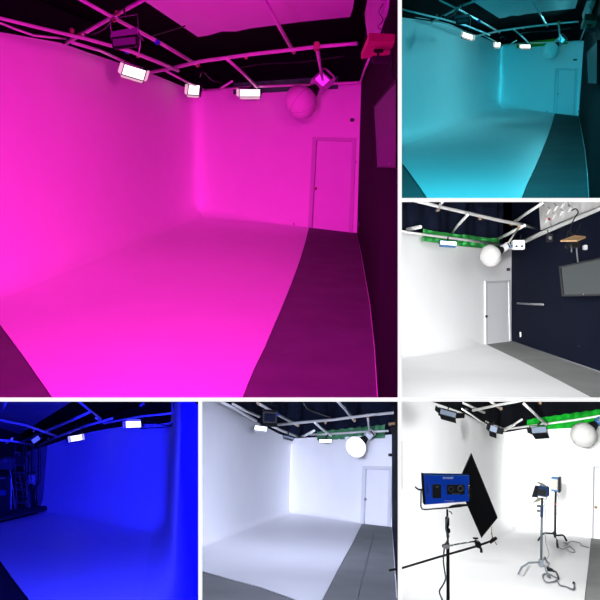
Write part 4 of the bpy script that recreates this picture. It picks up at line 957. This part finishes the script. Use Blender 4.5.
    for q in ([st(0, 0, .8), st(-10, 0, 1.5), st(-13, -.5, .2), R.lift(538.3, 540.3, .02)], [st(0, 0, -1), st(7.5, -.5, -.5), st(9, -1, -1.6), R.lift(566.5, 540.8, .02)], [st(0, -1, -2), st(1.6, -1, -5.5), R.lift(557, 543, .06), R.lift(557.8, 547.3, .02)]):
        MB().tube(q, .95*st.u, 8).build('leg', 'darkmetal', t)
    MB().box(st, (-.5, 0, 1), (3, 3, 3.5), .6).build('leg_hub', 'black', t)
    cable(R, [FL(*p) for p in ((558, 547), (562, 549), (566, 547.5), (570, 546.5), (573, 549), (575, 552), (571, 552), (567, 549.5))], .0065, 'power_cable', 'grey cable loop at the foot of the dark stand '+S, 'grey')
    cable(R, [FL(*p) for p in ((563, 542.5), (567, 543.5), (571, 541.2), (577, 542.2), (580, 543), (581.5, 545.5), (588.5, 547.5))], .0065, 'power_cable', 'grey cable running over the floor towards the door '+S, 'grey')
    cable(R, [FL(*p) for p in ((563, 546), (566, 545), (568, 543.8), (565, 542.5))], .005, 'power_cable', 'short cable tail lying behind the dark stand '+S, 'grey')
    cable(R, [st(2, -1, 40), st(3.6, -1, 36), st(3, -1, 28), st(1.6, -1, 20)], .004, 'power_cable', 'thin cable curling beside the slim white panel '+S, 'cable')
    return R
Gm = room_g()

# ================================================================ lattice, and dividers added to block light between the rooms
def pix(x, y, d): return V(((x-300)/F*d, d, (300-y)/F*d))
def bar(x0, y0, x1, y1, i, d=2.45):
    struct(MB().prism([pix(x0, y1, d), pix(x1, y1, d), pix(x1, y0, d), pix(x0, y0, d)], V((0, .012, 0))).build('trim_%d' % i, 'lattice'))
bar(398.3, -60, 401.8, 397.9, 20); bar(-60, 398.0, 660, 401.6, 21); bar(401.8, 198.0, 660, 201.5, 22); bar(198.3, 401.6, 201.8, 660, 23); bar(398.3, 401.6, 401.8, 660, 24)
def sheet(a, b, d0=2.48, d1=27.):  # unseen edge-on sheet, added to stop light leaking into the next room
    struct(MB().poly([pix(*a, d0), pix(*b, d0), pix(*b, d1), pix(*a, d1)]).build('light_divider', 'divider'))
sheet((400.05, -80), (400.05, 399.8)); sheet((400.05, 399.8), (400.05, 680)); sheet((-80, 399.8), (200.05, 399.8)); sheet((200.05, 399.8), (400.05, 399.8)); sheet((400.05, 399.8), (680, 399.8)); sheet((400.05, 199.75), (680, 199.75)); sheet((200.05, 399.8), (200.05, 680))

# ================================================================ fill lamps added to each room, backs to the camera and unseen
FRONT = (0, 1, -.03)
LIGHTS = [
    # x, y, depth, direction, size, colour, power
    (A, 120, 300, 2.75, (-.25, 1, -.05), .3, (1, .002, .80), 38, 'Linear'),
    (A, 180, -10, 4.6, (-.1, .4, -1), .6, (1, .028, .60), 11),
    (A, 345, 60, 8, (-1, .35, -.25), .5, (1, .035, .46), 3.6),
    (B, 120, 300, 2.75, (-.15, 1, -.05), .15, (.006, .60, .85), 3.4),
    (B, 180, 12, 4.3, (-.1, .5, -1), .3, (.03, .60, .79), 16),
    (B, 320, 60, 10, (-1, .3, -.2), .35, (.12, .60, .72), 9),
    (C, 500, 300, 2.75, FRONT, .4, (.98, .98, 1), 1.5),
    (C, 590, 235, 5, (-.35, 1, -.1), .25, (.98, .98, 1), 4.2),
    (C, 440, 300, 3, (.9, .5, .14), .15, (.98, .98, 1), 10),
    (C, 500, 220, 4.3, (0, .5, -1), .2, (.98, .98, 1), 9.5),
    (C, 450, 225, 7.5, (0, .3, -1), .25, (.98, .98, 1), 5),
    (D, 130, 470, 2.75, FRONT, .25, (.001, .001, 1), 22),
    (D, 110, 418, 4.3, (0, .5, -1), .2, (.035, .04, .82), 17),
    (D, 20, 450, 3.2, (.9, .4, -.05), .15, (.001, .001, 1), 14),
    (E, 300, 480, 2.75, FRONT, .25, (.58, .64, .95), .9),
    (E, 300, 418, 4.3, (0, .5, -1), .2, (.63, .68, .95), 13.5),
    (E, 300, 428, 7.5, (0, .2, -1), .25, (.63, .68, .95), 8.5),
    (E, 382, 424, 7, (-1, .35, -.25), .2, (.58, .63, .95), 2.5),
    (Gm, 500, 480, 2.75, FRONT, .3, (.97, .99, 1), 3.4),
    (Gm, 500, 418, 5, (0, .5, -1), .2, (.98, .99, 1), 16.5),
    (Gm, 585, 430, 7, (-.7, .75, -.1), .25, (.97, .99, 1), 6.8),
]
for a in LIGHTS: area(*a)

# repeats of a kind within one studio share a group
kinds = {}
for o in bpy.data.objects:
    if o.parent is None and o.get('label'):
        kinds.setdefault((o.name.split('.')[0], o['label'].split(' in the ')[-1]), []).append(o)
for (k_, place), v in kinds.items():
    if len(v) > 1:
        for o in v: o['group'] = '%ss in the %s' % (k_.replace('_', ' ').replace('switch', 'switche'), place)
